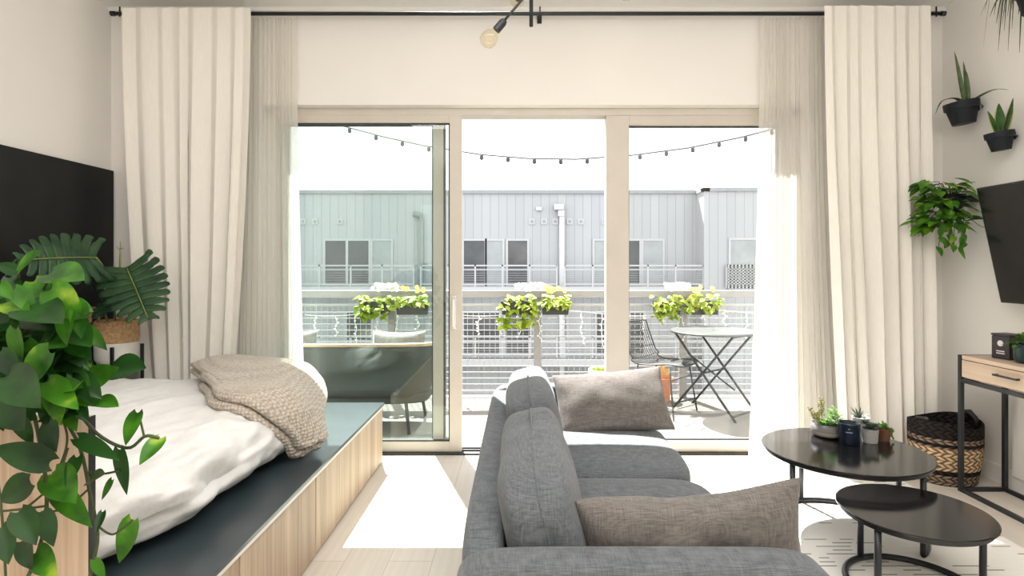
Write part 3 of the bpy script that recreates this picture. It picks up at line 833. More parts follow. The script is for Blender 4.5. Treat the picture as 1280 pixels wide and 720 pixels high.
# ------------------------------------------------------------------ wall plants
def wallpot(name, label, c, r, h, tilt=0., group='black pots hung on the wall'):
    t = thing(name, label, 'potted plant', c, 0, group)
    Rt = Matrix.Rotation(tilt, 3, 'Y')
    build('pot', MB().lathe([(0, 0), (r * .66, 0), (r * .9, h * .70), (r, h * .70), (r * 1.02, h), (r * .93, h), (r * .9, h * .85), (0, h * .85)], 40, rot=Rt), M['potblack'], t)
    build('hanger', MB().tube([(r * .99 * math.cos(a), r * .99 * math.sin(a), h * .69) for a in [2*PI*i/24 for i in range(24)]], .004, 6, True).box(r * .95, XR - c[0] - .001, -.015, .015, h * .60, h * .98), M['black_metal'], t)
    return t, Rt
c = P(1205, 155, 3.56)
t, Rt = wallpot('potted_aloe', 'black wall pot with two upright spikes and two long arching leaves', (c.x, c.y, c.z), .092, .135, math.radians(-8))
mb = MB(); bz = .115
mb.leaf((0, 0, bz), (-.22, -.05, 1), (0, -1, 0), .34, .040, 0, .5, 'lance', 10).leaf((.02, 0, bz), (-.05, .05, 1), (0, -1, 0), .28, .040, 0, .5, 'lance', 10).leaf((.01, -.02, bz), (-.12, -.1, 1), (0, -1, 0), .20, .034, 0, .5, 'lance', 8)
def strap(mb, pts, w, n=14):
    for i in range(n):
        pass
    P_ = [crom(pts, i / n) for i in range(n + 1)]; V = []
    for i, p in enumerate(P_):
        t_ = (P_[min(n, i+1)] - P_[max(0, i-1)]).normalized(); sd = t_.cross(Vector((0, 0, 1)))
        sd = sd.normalized() if sd.length > .05 else Vector((0, 1, 0))
        ww = w * (1 - (i / n) ** 2) * .5 + .0008; nn = sd.cross(t_)
        V.append([mb.bm.verts.new(p - sd * ww + nn * ww * .4), mb.bm.verts.new(p), mb.bm.verts.new(p + sd * ww + nn * ww * .4)])
    for i in range(n):
        for j in range(2): mb.bm.faces.new((V[i][j], V[i+1][j], V[i+1][j+1], V[i][j+1]))
strap(mb, [(0, -.01, bz), (-.08, -.03, bz + .03), (-.17, -.05, bz + .01), (-.22, -.06, bz - .07)], .03)
strap(mb, [(.01, -.02, bz), (.04, -.10, bz + .035), (.02, -.22, bz + .03), (-.01, -.34, bz - .01)], .03)
build('foliage', mb, M['aloe'], t, smooth=True)
c = P(1253, 188, 3.30)
t, Rt = wallpot('potted_snake_plant', 'smaller black wall pot with broad yellow-edged snake plant leaves', (c.x - .005, c.y, c.z), .070, .105, math.radians(-8))
mb = MB(); me_ = MB(); bz = .09
for (dx, dy, L, W, tw) in ((.18, -.1, .21, .055, .3), (.02, .1, .19, .06, -.4), (-.42, .0, .15, .045, .2), (.10, -.25, .15, .05, .6)):
    dv = Vector((dx, dy, 1))
    mb.leaf((dx * .05, dy * .05, bz), dv, (0, -1, 0), L, W, 0, .25, 'lance', 10, tw)
    me_.leaf(Vector((dx * .05, dy * .05, bz - .004)) + Vector((0, .003, 0)), dv, (0, -1, 0), L * 1.02, W * 1.28, 0, .25, 'lance', 10, tw)
fo = build('foliage', mb, M['snake'], t, smooth=True); build('leaf_margin', me_, M['snake_edge'], t, smooth=True)
# wall pothos
c = P(1193, 266, 3.55)
t, Rt = wallpot('potted_pothos', 'bushy trailing green pothos hung on the wall beside the television', (c.x - .02, c.y, c.z), .075, .11, 0)
mb = MB(); st = MB(); rnd = random.Random(21)
for i in range(140):
    a = rnd.uniform(0, 6.28); rr = .145 * math.sqrt(rnd.random()); z = rnd.uniform(-.14, .20) * (1 - rr * 1.6) + .03
    x, y = rr * math.cos(a) * .95 - .055, rr * math.sin(a) * .8
    x = min(x, .055); y = min(y, .04); a2 = a + rnd.uniform(-.6, .6)
    mb.leaf((x, y, z), (math.cos(a2) - .2, math.sin(a2) - .4, rnd.uniform(-.7, .35)), (0, -.3, 1), rnd.uniform(.075, .11), rnd.uniform(.06, .08), .25, .18, 'heart', 7)
    if i % 3 == 0: st.tube([(0, 0, .08), (x * .5, y * .5, z * .7 + .06), (x, y, z)], .0022, 5)
for k in range(7):
    x0, y0 = rnd.uniform(-.14, .05), rnd.uniform(-.08, .02); L = rnd.uniform(.10, .26); dx = rnd.uniform(-.06, .05)
    pts = [(x0 * .4, y0 * .5, .08), (x0, y0 - .05, .04), (x0 + dx * .5, y0 - .06, -L * .5), (x0 + dx, y0 - .05, -L)]
    st.tube([crom(pts, i / 10) for i in range(11)], .002, 5)
    for f in (.45, .62, .8, 1.0):
        p = crom(pts, f); mb.leaf(p, (rnd.uniform(-1, 1), rnd.uniform(-.8, .2), -.6), (0, -1, .4), rnd.uniform(.045, .075), rnd.uniform(.035, .05), .2, .15, 'heart', 7)
pts = [(.0, -.04, .03), (.03, -.12, -.05), (.04, -.19, -.10), (.05, -.24, -.09)]
st.tube([crom(pts, i / 10) for i in range(11)], .002, 5); mb.leaf(pts[-1], (.6, -.6, .1), (0, 0, 1), .03, .015, .1, .2, 'lance', 5)
for v in mb.bm.verts: v.co.x = min(v.co.x, XR - c.x + .02 - .012); v.co.y = min(v.co.y, .07)
build('foliage', mb, leafmat('wall_pothos_leaf', (.035, .12, .012), (.10, .27, .02), (.34, .44, .05), .28, 12, .45), t, smooth=True); build('vine', st, M['stem'], t, smooth=True)
# spider-leaved plant hanging at the top corner
c = Vector((2.64, 2.95, 2.58))
t = thing('hanging_plant', 'hanging plant with thin drooping dark leaves high above the television', 'potted plant', c, 0)
build('pot', MB().lathe([(0, 0), (.055, 0), (.085, .12), (.09, .12), (.09, .135), (.08, .135), (.08, .12), (0, .12)], 32), M['potblack'], t)
build('hanger', MB().box(.07, XR - c.x - .001, -.012, .012, .06, .12).tube([(.088 * math.cos(a), .088 * math.sin(a), .10) for a in [2*PI*i/24 for i in range(24)]], .004, 6, True), M['black_metal'], t)
mb = MB(); rnd = random.Random(4)
for i in range(54):
    a = 2*PI*i/54*3 + rnd.uniform(-.3, .3); R_ = rnd.uniform(.14, .26); h = rnd.uniform(.06, .20); dr = rnd.uniform(.02, .26)
    ca, sa = math.cos(a), math.sin(a)
    cl = lambda x: min(x, XR - c.x - .02)
    strap(mb, [(0, 0, .11), (cl(ca * R_ * .4), sa * R_ * .4, .11 + h * .8), (cl(ca * R_ * .8), sa * R_ * .8, .11 + h * .5), (cl(ca * R_), sa * R_, .11 - dr)], .014, 12)
build('foliage', mb, M['spider'], t, smooth=True)

# ------------------------------------------------------------------ pendant lamp
pl = thing('pendant_lamp', 'black angled-arm ceiling lamp with clear globe bulbs', 'lamp', (.047, 2.40, ZC))
def D(px, py): v = P(px, py, 2.40); return Vector((v.x - .047, 0, v.z - ZC))
build('canopy', MB().lathe([(0, -.001), (.06, -.001), (.06, -.022), (.05, -.028), (0, -.028)], 32), M['black_metal'], pl)
build('stem', MB().tube([(0, 0, -.02), D(664, 33)], .008, 12), M['black_metal'], pl, smooth=True)
jz = D(664, -14).z
build('hub', MB().lathe([(0, jz - .03), (.017, jz - .03), (.017, jz + .03), (0, jz + .03)], 20), M['black_metal'], pl, smooth=False)
for (e, n2) in ((D(626, 31), 1), (D(783, -34) , 2), (Vector((-.05, .34, jz + .12)), 3)):
    s0 = Vector((0, 0, jz)); dv = (e - s0).normalized()
    arm = build('arm', MB().tube([s0, e], .0055, 10), M['black_metal'], pl, smooth=True)
    rotm = Vector((0, 0, 1)).rotation_difference(dv).to_matrix() if n2 != 2 else Matrix.Rotation(PI, 3, 'X')
    build('socket', MB().lathe([(0, -.025), (.012, -.025), (.017, -.012), (.017, .03), (.0, .03)], 20, e, rot=rotm), M['black_metal'], arm)
    bl = build('bulb', MB().lathe([(0, .028), (.013, .028), (.016, .038), (.030, .055), (.036, .078), (.030, .100), (.016, .111), (0, .114)], 28, e, rot=rotm), M['bulb'], arm, smooth=True)

# ------------------------------------------------------------------ monstera on stand
mc = (-2.475, 3.535)
stn = thing('plant_stand', 'black four-legged plant stand holding the monstera at the back of the bed', 'plant stand', (mc[0], mc[1], BZ + .0005))
for i in range(4):
    a = PI / 4 + i * PI / 2 - .35
    cx_, sy_ = .132 * math.cos(a), .132 * math.sin(a)
    build('leg', MB().tube([(cx_, sy_, 0), (cx_, sy_, .41)], .011, 4), M['stand'], stn)
build('cross_bar', MB().tube([(-.125 * math.cos(PI/4 - .35), -.125 * math.sin(PI/4 - .35), .285), (.125 * math.cos(PI/4 - .35), .125 * math.sin(PI/4 - .35), .285)], .010, 4).tube([(-.125 * math.cos(3*PI/4 - .35), -.125 * math.sin(3*PI/4 - .35), .285), (.125 * math.cos(3*PI/4 - .35), .125 * math.sin(3*PI/4 - .35), .285)], .010, 4), M['stand'], stn)
mz = BZ + .298
mon = thing('potted_monstera', 'dark green monstera in a white and seagrass basket pot by the headboard', 'potted plant', (mc[0], mc[1], mz))
build('basket_pot', MB().lathe([(0, 0), (.098, 0), (.114, .03), (.117, .13)], 40), M['white_weave'], mon, smooth=True)
build('basket_rim', MB().lathe([(.117, .130), (.122, .16), (.118, .25), (.112, .265), (.104, .265), (.104, .22), (0, .22)], 40), M['seagrass'], mon, smooth=True)
for (hx_, hy_) in ((-.085, -.07), (.09, -.055)):
    build('handle', MB().tube([(hx_ - .022, hy_, .25), (hx_ - .026, hy_, .30), (hx_ - .012, hy_, .345), (hx_ + .012, hy_, .345), (hx_ + .026, hy_, .30), (hx_ + .022, hy_, .25)], .009, 8), M['seagrass'], mon, smooth=True)
def monstera_leaf(mb, base, d, up, L, W, droop=.15):
    base = Vector(base); d = Vector(d).normalized(); side = d.cross(Vector(up)).normalized(); nrm = side.cross(d).normalized()
    def at(t, s_):
        p = base + d * (t * L) + side * (s_ * W / 2) + nrm * (-.10 * W * s_ * s_)
        p.z -= droop * L * max(0, t) ** 2; return p
    # heart outline, lobes cut by narrow slots
    def width(t): return max(0., 1.42 * (t + .16) ** .42 * max(0, 1 - t) ** .62 )
    nl = 9
    for sg in (-1, 1):
        for k in range(nl):
            t0, t1 = k / nl, (k + 1) / nl
            gap = .10 if k % 2 == 0 else .06
            V = []
            m_ = 7
            for i in range(m_ + 1):
                f = i / m_
                row = []
                for j in range(4):
                    tt = t0 + (t1 - t0) * j / 3
                    cut = gap * 1.6 * max(0, (f - .60) / .40)
                    tq = tt + (cut if j == 0 else (-cut if j == 3 else 0)) * (t1 - t0) * 1.6
                    wd = width((t0 + t1) / 2 if f > .5 else tt) * (1 - (.09 if j in (0, 3) else 0) * (f > .8))
                    # lobes sweep back toward the stalk at the base, forward at the tip
                    sweep = (-.40 * (1 - tt) ** 1.8 + .10) * f ** 1.4
                    row.append(mb.bm.verts.new(at(tq + sweep, sg * f * wd)))
                V.append(row)
            for i in range(m_):
                for j in range(3): mb.bm.faces.new((V[i][j], V[i+1][j], V[i+1][j+1], V[i][j+1]))
    mid = [at(i / 10, 0) + nrm * .002 for i in range(11)]
    return mid
mb = MB(); st = MB(); rb = MB()
Lm = lambda px, py, Y: P(px, py, Y) - Vector((mc[0], mc[1], mz))
b1 = Lm(158, 334, 3.40); mid = monstera_leaf(mb, b1, Lm(181, 386, 3.30) - b1, (.50, -.82, .22), .36, .44, .04); rb.tube(mid, .003, 5)
b2 = Lm(120, 322, 3.22); mid = monstera_leaf(mb, b2, Lm(50, 320, 2.92) - b2, (.62, -.74, .25), .40, .36, .06); rb.tube(mid, .003, 5)
b3 = Lm(140, 372, 3.42); mid = monstera_leaf(mb, b3, Lm(120, 395, 3.30) - b3, (0, -1, .3), .16, .14, .05)
for bb_, x0 in ((b1, .02), (b2, -.03), (b3, 0)):
    st.tube([crom([(x0, 0, .21), (x0 * 2, -.02, .32), bb_ * .7 + Vector((0, .02, .10)), bb_], i / 12) for i in range(13)], .0065, 8)
p0 = Lm(150, 330, 3.5); st.tube([p0 + Vector((-.02, .03, -.14)), p0 + Vector((0, 0, 0)), p0 + Vector((.004, 0, .14))], [.006, .006, .002], 6)
st.tube([p0 + Vector((.002, 0, .09)), p0 + Vector((.03, 0, .10))], [.003, .001], 5).tube([p0 + Vector((.002, 0, .08)), p0 + Vector((-.025, 0, .11))], [.003, .001], 5)
build('foliage', mb, M['monstera'], mon, smooth=True, solid=.0012); build('stem', st, M['mstem'], mon, smooth=True); build('midrib', rb, M['mstem'], mon, smooth=True)

# ------------------------------------------------------------------ foreground pothos
pc = Vector((-1.47, 1.49, .9205))
pot = thing('potted_pothos', 'large trailing pothos in the near corner, vines hanging down the oak end panel', 'potted plant', pc)
build('pot', MB().lathe(potprof(.085, .112, .17, .008, .02), 40), M['white_weave'], pot, smooth=False)
mA, mD, st = MB(), MB(), MB(); rnd = random.Random(17)
def Q(px, py, Y): return P(px, py, Y) - pc
hero = [ # base px, tip px, depth, width ratio, dark
 ((23,341),(50,313),1.30,.95,0), ((64,342),(103,346),1.34,.85,0), ((64,362),(102,394),1.28,.95,0), ((22,340),(-6,330),1.33,.9,1),
 ((42,352),(60,376),1.36,.9,0), ((18,362),(46,391),1.26,.7,0), ((34,384),(76,398),1.27,.75,1), ((40,396),(100,406),1.32,.5,1),
 ((20,412),(26,456),1.24,.75,0), ((62,440),(26,482),1.22,.8,0), ((84,410),(112,428),1.32,.7,0), ((102,408),(132,434),1.36,.6,0),
 ((94,426),(112,452),1.34,.75,1), ((60,478),(96,506),1.25,.6,0), ((143,461),(180,457),1.40,.85,1), ((110,478),(146,458),1.36,.9,0),
 ((126,500),(147,506),1.36,.8,0), ((172,516),(158,552),1.38,.75,0), ((200,548),(176,577),1.38,.75,0), ((98,548),(146,570),1.34,.42,1),
 ((150,562),(158,612),1.36,.45,1), ((166,650),(150,697),1.36,.6,0), ((66,592),(93,622),1.30,.7,0), ((70,612),(112,652),1.32,.5,0),
 ((62,578),(-4,556),1.22,.62,1), ((38,602),(2,622),1.24,.8,1), ((24,640),(44,676),1.24,.85,1), ((52,640),(66,678),1.26,.7,1), ((46,690),(70,716),1.26,.8,0),
 ((28,676),(40,706),1.26,.6,1), ((118,700),(130,722),1.34,.6,0), ((10,380),(-10,410),1.28,.8,1), ((40,420),(84,432),1.30,.55,1), ((0,440),(20,470),1.22,.8,1),
 ((10,470),(48,502),1.20,.7,1), ((0,500),(28,532),1.20,.8,1), ((58,380),(92,372),1.38,.8,1), ((70,446),(104,462),1.32,.6,1), ((84,470),(112,500),1.30,.55,1),
 ((20,520),(40,552),1.24,.6,1), ((60,530),(70,560),1.27,.7,1), ((96,572),(84,606),1.33,.45,1), ((128,640),(120,664),1.36,.5,1), ((0,660),(10,700),1.22,.8,1),
 ((10,342),(22,322),1.36,.8,1), ((0,355),(16,372),1.24,.85,0), ((30,440),(8,462),1.26,.8,0), ((112,600),(130,590),1.34,.5,1), ((140,600),(128,622),1.36,.5,0)]
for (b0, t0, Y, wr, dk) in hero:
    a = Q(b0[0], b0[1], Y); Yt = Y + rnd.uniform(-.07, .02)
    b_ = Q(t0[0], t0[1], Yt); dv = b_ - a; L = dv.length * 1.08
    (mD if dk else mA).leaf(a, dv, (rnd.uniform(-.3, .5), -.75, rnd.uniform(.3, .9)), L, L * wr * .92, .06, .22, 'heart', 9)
for i in range(210):                        # the inner mass of the bush
    px, py = rnd.uniform(-50, 100), rnd.triangular(335, 530, 440)
    if px > 60 and py < 370: continue
    Y = rnd.uniform(1.26, 1.47); a = Q(px, py, Y); L = rnd.uniform(.05, .09)
    an = rnd.uniform(-PI, PI)
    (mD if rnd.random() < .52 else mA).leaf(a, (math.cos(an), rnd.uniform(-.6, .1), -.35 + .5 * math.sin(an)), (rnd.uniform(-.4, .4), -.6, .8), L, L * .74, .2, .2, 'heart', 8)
vines = [ [(20,455,1.42),(38,500,1.30),(56,590,1.28),(57,650,1.28),(44,700,1.27),(30,730,1.27)],
 [(50,470,1.42),(76,516,1.36),(100,560,1.36),(113,620,1.36),(122,668,1.36),(116,705,1.36),(108,735,1.36)],
 [(60,470,1.40),(95,512,1.37),(125,545,1.37),(160,560,1.37),(182,545,1.37),(199,548,1.38)],
 [(180,545,1.37),(176,528,1.38),(172,516,1.38)], [(119,655,1.36),(140,668,1.36),(160,655,1.36),(166,650,1.36)],
 [(-8,560,1.24),(2,640,1.23),(8,735,1.23)], [(70,505,1.36),(84,545,1.35),(76,580,1.33),(66,592,1.31)],
 [(112,610,1.36),(84,634,1.33),(60,640,1.30),(52,640,1.28)], [(85,560,1.34),(70,600,1.30),(45,625,1.27),(24,640,1.25)],
 [(110,590,1.36),(130,592,1.36),(150,588,1.36)], [(-10,640,1.24),(30,636,1.25),(60,632,1.28)], [(100,470,1.38),(120,490,1.37),(127,500,1.37)],
 [(20,420,1.42),(70,430,1.36),(110,470,1.37),(112,478,1.37)], [(110,476,1.37),(128,470,1.39),(143,461,1.40)], [(30,400,1.42),(60,440,1.34),(90,470,1.32)],
 [(20,400,1.42),(24,370,1.34),(23,341,1.31)], [(30,400,1.42),(50,370,1.36),(64,342,1.34)]]
for vn in vines:
    pts = [Q(*p) for p in vn]; st.tube([crom(pts, i / 24) for i in range(25)], .0040 if len(vn) > 4 else .0026, 7)
for i in range(12):
    e = Q(rnd.uniform(-20, 80), rnd.uniform(350, 470), rnd.uniform(1.30, 1.42)); st.tube([crom([Vector((0, 0, .15)), e * .5 + Vector((0, 0, .14)), e], k / 8) for k in range(9)], .003, 6)
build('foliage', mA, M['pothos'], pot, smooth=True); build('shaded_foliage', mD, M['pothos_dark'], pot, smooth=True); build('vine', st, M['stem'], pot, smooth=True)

# ------------------------------------------------------------------ the balcony
ZB = -.07
struct('balcony_floor', MB().box(-4.5, 4.5, YO, 6.05, ZB - .25, ZB), M['deck'])
rl = thing('balcony_railing', 'white metal balcony railing with wire mesh panels', 'railing', (0, 5.95, ZB))
pxs = [-2.83, -1.322, .182, 1.678, 3.18]
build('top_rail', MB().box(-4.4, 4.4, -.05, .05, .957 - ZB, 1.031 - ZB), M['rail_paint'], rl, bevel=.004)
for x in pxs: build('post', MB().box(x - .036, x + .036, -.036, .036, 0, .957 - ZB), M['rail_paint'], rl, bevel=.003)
eds = [-4.3] + pxs + [4.3]
for a, b_ in zip(eds, eds[1:]):
    mb = MB(); x0, x1 = a + .036, b_ - .036
    zt = .892 - ZB
    mb.box(x0, x1, -.012, .012, zt - .02, zt).box(x0, x1, -.012, .012, .05, .07)
    k = 0; z = .07
    while z < zt - .02:
        mb.box(x0, x1, -.005, .005, z - .0045, z + .0045); z += .062
    n_ = int((x1 - x0) / .056)
    for i in range(n_ + 1):
        x = x0 + (x1 - x0) * i / n_; mb.box(x - .0028, x + .0028, -.009, -.005, .06, zt - .01)
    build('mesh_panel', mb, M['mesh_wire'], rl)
# planters on the rail
def planter(label, px0, px1, seed, mess, trail=.12, up=.06):
    Y = 5.855; xc = X((px0 + px1) / 2, Y); w = X(px1, Y) - X(px0, Y)
    t = thing('flower_box', label, 'planter', (xc, Y, .79), 0, 'flower boxes on the balcony railing')
    bx = MB().box(-w/2, w/2, -.042, .042, 0, .14)
    for v in bx.bm.verts:
        if v.co.z > .1: v.co.x *= 1.1; v.co.y *= 1.0
    build('box', bx, M['outdoor_dark'], t, bevel=.004)
    for bs in (-1, 1): build('bracket', MB().tube([(bs*w*.3, .045, .10), (bs*w*.3, .045, .150), (bs*w*.3, .06, .16)], .005, 6), M['outdoor_dark'], t)
    rn = random.Random(seed); mb = MB()
    for i in range(mess):
        x = rn.uniform(-w * .6, w * .6); z = .14 + rn.uniform(-trail, up); y = -.045 - rn.uniform(0, .06) if z < .15 else rn.uniform(-.08, .02)
        mb.leaf((x, y, z), (rn.uniform(-1, 1), rn.uniform(-1, 0), rn.uniform(-.6, .3)), (0, -.5, 1), rn.uniform(.05, .09), rn.uniform(.05, .07), .3, .15, 'heart', 6)
    build('foliage', mb, M['lime'], t, smooth=True)
    return t, w, rn
def flowers(t, w, rn, n, z0, z1, x0, x1, m):
    mb = MB()
    for i in range(n):
        c = Vector((rn.uniform(x0, x1), rn.uniform(-.05, .04), rn.uniform(z0, z1)))
        for k in range(5):
            a = k * 1.257 + c.x * 30; mb.leaf(c, (math.cos(a), math.sin(a) * .5 - .3, math.sin(a)), (0, -1, .3), .026, .024, 0, .1, 'oval', 4)
    build('blossom', mb, m, t, smooth=True)
specs = [('flower box left of the railing post behind the slid door leaf, trailing lime leaves', 452, 486, 70, .16),
 ('flower box right of the railing post behind the slid door leaf', 497, 534, 46, .05),
 ('flower box with the longest trailing lime vines, left of the post in the open doorway', 628, 667, 95, .26),
 ('flower box right of the post in the open doorway, low lime leaves', 678, 710, 46, .05),
 ('flower box left of the railing post above the wire chair, bunched lime leaves', 818, 849, 75, .17),
 ('flower box right of the railing post above the bistro table', 860, 896, 60, .10)]
for k, (lab, a, b_, n_, tr) in enumerate(specs):
    t, w, rn = planter(lab, a, b_, 30 + k, n_, tr)
    if k % 2 == 0: flowers(t, w, rn, 34, .25, .31, -.02, w * .85, M['petal'])
    else: flowers(t, w, rn, 12, .23, .28, -w * .5, w * .45, M['yellow_petal'] if k != 1 else M['yellow_petal']); 
# fairy lights along the mesh
fl = MB(); rnd = random.Random(8); x = -2.2
pts = []
while x < 2.6:
    pts.append((x, -.065, .96 + .03 * math.sin(x * 4) - .02)); x += .08
fl.tube([(p[0], 0, p[2] - ZB - .14) for p in pts], .004, 5)
x = -2.1
while x < 2.5:
    L = rnd.uniform(.08, .40); z0 = .96 - ZB - .14 + .03 * math.sin(x * 4) - .02; pp = [(x, 0, z0)]
    for k in range(1, 7): pp.append((x + rnd.uniform(-.022, .022), 0, z0 - L * k / 6))
    fl.tube(pp, .004, 5)
    for p in pp[1:]: fl.ico((p[0] + rnd.choice((-.012, .012)), 0, p[2]), .009, 1)
    x += .21
o = build('fairy_lights', fl, M['wire_white'], None, loc=(0, 5.95 - .045, ZB), smooth=True)
tag(o, 'white icicle fairy lights dangling along the balcony railing mesh', 'string lights')
# festoon across the sky, hung between building corners
fs = thing('festoon_lights', 'thin festoon string of small bulbs sagging across the sky outside', 'string lights', (0, 8.0, 3.0))
def fz(px): # measured sag
    q_ = [(431,158),(480,171),(530,182),(600,193),(660,198),(720,199),(790,194),(860,185),(925,172),(960,163)]
    for (x0, y0), (x1, y1) in zip(q_, q_[1:]):
        if px <= x1: return y0 + (y1 - y0) * (px - x0) / (x1 - x0)
    return q_[-1][1]
wp = [P(x_, fz(max(431, x_)) - (0 if x_ >= 431 else (431 - x_) * .24), 8.0) - Vector((0, 8., 3.)) for x_ in range(300, 1101, 10)]
for i, x_ in enumerate(range(300, 1101, 10)):
    if x_ > 960: wp[i] = P(x_, 163 - (x_ - 960) * .27, 8.0) - Vector((0, 8., 3.))
build('cable', MB().tube(wp, .0105, 6), M['outdoor_dark'], fs)
for x_ in range(338, 1090, 33):
    y_ = fz(x_) if 431 <= x_ <= 960 else (158 - (431 - x_) * .24 if x_ < 431 else 163 - (x_ - 960) * .27)
    p = P(x_, y_, 8.0) - Vector((0, 8., 3.))
    build('bulb', MB().lathe([(0, -.005), (.020, -.008), (.024, -.03), (.028, -.05), (.018, -.072), (0, -.078)], 10, p), M['outdoor_dark'], fs, smooth=True)
# bistro table
bt = thing('bistro_table', 'round grey metal folding bistro table on the balcony', 'table', (1.79, 5.33, ZB), math.radians(-50))
build('tabletop', MB().lathe([(0, .745), (.37, .745), (.385, .738), (.388, .752), (.38, .760), (.012, .760), (.012, .757), (0, .757)], 64), M['outdoor_grey'], bt)
for sg in (-1, 1):
    y = sg * .19
    build('leg', MB().tube([(-.30, y, .745), (.33, y, .0)], .011, 8), M['outdoor_dark'], bt, smooth=True)
    build('leg', MB().tube([(.30, y * .86, .745), (-.33, y * .86, .0)], .011, 8), M['outdoor_dark'], bt, smooth=True)
for (p_, q_) in (((-.31, -.163, .05), (-.31, .163, .05)), ((.31, -.19, .05), (.31, .19, .05)), ((0, -.19, .382), (0, .19, .382)), ((-.28, -.19, .72), (-.28, .19, .72)), ((.29, -.16, .73), (.29, .16, .73))):
    build('cross_bar', MB().tube([p_, q_], .009, 8), M['outdoor_dark'], bt, smooth=True)
build('brace', MB().tube([(-.15, -.19, .55), (.12, .163, .20)], .008, 8), M['outdoor_dark'], bt, smooth=True)
# wire chair
wc = thing('wire_chair', 'black wire lounge chair facing the bistro table', 'chair', (1.30, 5.36, ZB), math.radians(-42))
prof = [(-.30, .82), (-.265, .70), (-.215, .56), (-.17, .475), (-.09, .440), (.05, .445), (.20, .462), (.285, .455)]
def sp_(t, s_):
    p = crom([(a, 0, b_) for a, b_ in prof], t)
    w = .205 + .035 * math.sin(PI * min(1, t * 1.15)) 
    cup = .045 * (abs(s_) ** 2.2)
    fwd = 1 if t > .45 else .4
    return Vector((p.x + (cup * .8 if t < .45 else 0), s_ * w, p.z + (cup * .5 if t > .35 else 0)))
mb = MB()
for i in range(17):
    s_ = -1 + 2 * i / 16; mb.tube([sp_(t / 22, s_) for t in range(23)], .0032, 5)
for t_ in (.12, .26, .40, .56, .72, .88): mb.tube([sp_(t_, -1 + 2 * i / 16) for i in range(17)], .0032, 5)
build('wire_shell', mb, M['outdoor_dark'], wc, smooth=True)
rim = [sp_(t / 22, -1) for t in range(23)] + [sp_(1, -1 + 2 * i / 12) for i in range(1, 12)] + [sp_(1 - t / 22, 1) for t in range(23)] + [sp_(0, 1 - 2 * i / 12) for i in range(1, 12)]
build('rim', MB().tube(rim, .007, 7, True), M['outdoor_dark'], wc, smooth=True)
for (lx, ly, tx, ty) in ((.20, .19, .26, .23), (.20, -.19, .26, -.23), (-.12, .18, -.25, .22), (-.12, -.18, -.25, -.22)):
    build('leg', MB().tube([(lx, ly, .45), (tx, ty, 0)], .008, 8), M['outdoor_dark'], wc, smooth=True)
build('stretcher', MB().tube([(.215, .20, .34), (.215, -.20, .34)], .006, 7).tube([(-.165, .195, .34), (-.165, -.195, .34)], .006, 7), M['outdoor_dark'], wc, smooth=True)
# loveseat seen from behind through the slid door
lv = thing('outdoor_loveseat', 'curved charcoal outdoor loveseat with teak top rail behind the glass, back turned', 'sofa', (-1.45, 4.82, ZB))
def shell(u, v):
    a = PI + PI * u; ca, sa = math.cos(a), math.sin(a)
    sgx = math.copysign(abs(ca) ** .45, ca); sgy = math.copysign(abs(sa) ** .6, sa)
    z = .30 + .41 * v; e = .84 + .16 * math.sin(PI * .5 * v)
    return Vector((sgx * .80 * e, sgy * .32 * e + .05, z))
build('shell_back', MB().grid(shell, 48, 10), M['shell'], lv, smooth=True, solid=.02)
build('top_rail', MB().tube([shell(i / 48, 1) + Vector((0, 0, .014)) for i in range(49)], .016, 8), M['teak'], lv, smooth=True)
build('seat_base', MB().puff((0, .08, .285), (1.40, .56, .11), k=6, n=12), M['shell'], lv, smooth=True)
build('seat_cushion', MB().puff((0, .09, .395), (1.30, .52, .12), k=6, n=12, crown=(0, 0, .2)), M['outdoor_cushion'], lv, smooth=True)
for (lx, ly) in ((.56, -.20), (-.56, -.20), (.60, .36), (-.60, .36)):
    build('leg', MB().tube([(lx * .95, ly * .9, .25), (lx, ly, 0)], .014, 8), M['outdoor_dark'], lv, smooth=True)
for (lab, x, rot_) in (('grey outdoor cushion against the loveseat back, farthest from the open doorway', -1.93, 8), ('grey outdoor cushion against the loveseat back, nearest the open doorway', -1.02, -8)):
    o = build('outdoor_pillow', MB().pillow(.46, .44, .15, 16, Rz(rot_) @ Rx(78), (0, 0, 0), .006, x), M['outdoor_cushion'], None, loc=(x, 4.79, .53), smooth=True)
    tag(o, lab, 'pillow', 'cushions on the outdoor loveseat')
# terracotta pot with dried flowers, cream planter
tp = thing('terracotta_pot', 'terracotta pot of dried amber flowers on the balcony behind the sofa pillow', 'potted plant', (1.418, 5.80, ZB))
build('pot', MB().lathe([(0, 0), (.085, 0), (.112, .19), (.125, .19), (.128, .235), (.115, .235), (.108, .20), (0, .20)], 36), M['terra'], tp)
mb = MB(); rnd = random.Random(5)
for i in range(60):
    a = rnd.uniform(0, 6.28); el = rnd.uniform(.5, 1.5); dv = Vector((math.cos(a)*math.cos(el), math.sin(a)*math.cos(el), math.sin(el)))
    mb.leaf(Vector((0, 0, .20)) + dv * rnd.uniform(.02, .1), dv, (0, -1, .2), rnd.uniform(.05, .10), .03, .1, .2, 'lance', 5)
build('dried_flowers', mb, M['dry'], tp, smooth=True)
cp = thing('cream_planter', 'cream canvas planter on the balcony just left of the door frame post', 'planter', (.80, 5.62, ZB))
build('body', MB().lathe([(0, 0), (.11, 0), (.13, .10), (.135, .34), (.128, .352), (.118, .34), (.115, .30), (0, .30)], 36), M['cream'], cp, smooth=True)
mb = MB()
for i in range(14):
    a = i * 2.4; mb.leaf((.05 * math.cos(a), .05 * math.sin(a), .30), (math.cos(a) * .6, math.sin(a) * .6, .8), (0, 0, 1), .09, .04, .2, .2, 'oval', 5)
build('foliage', mb, M['lime'], cp, smooth=True)

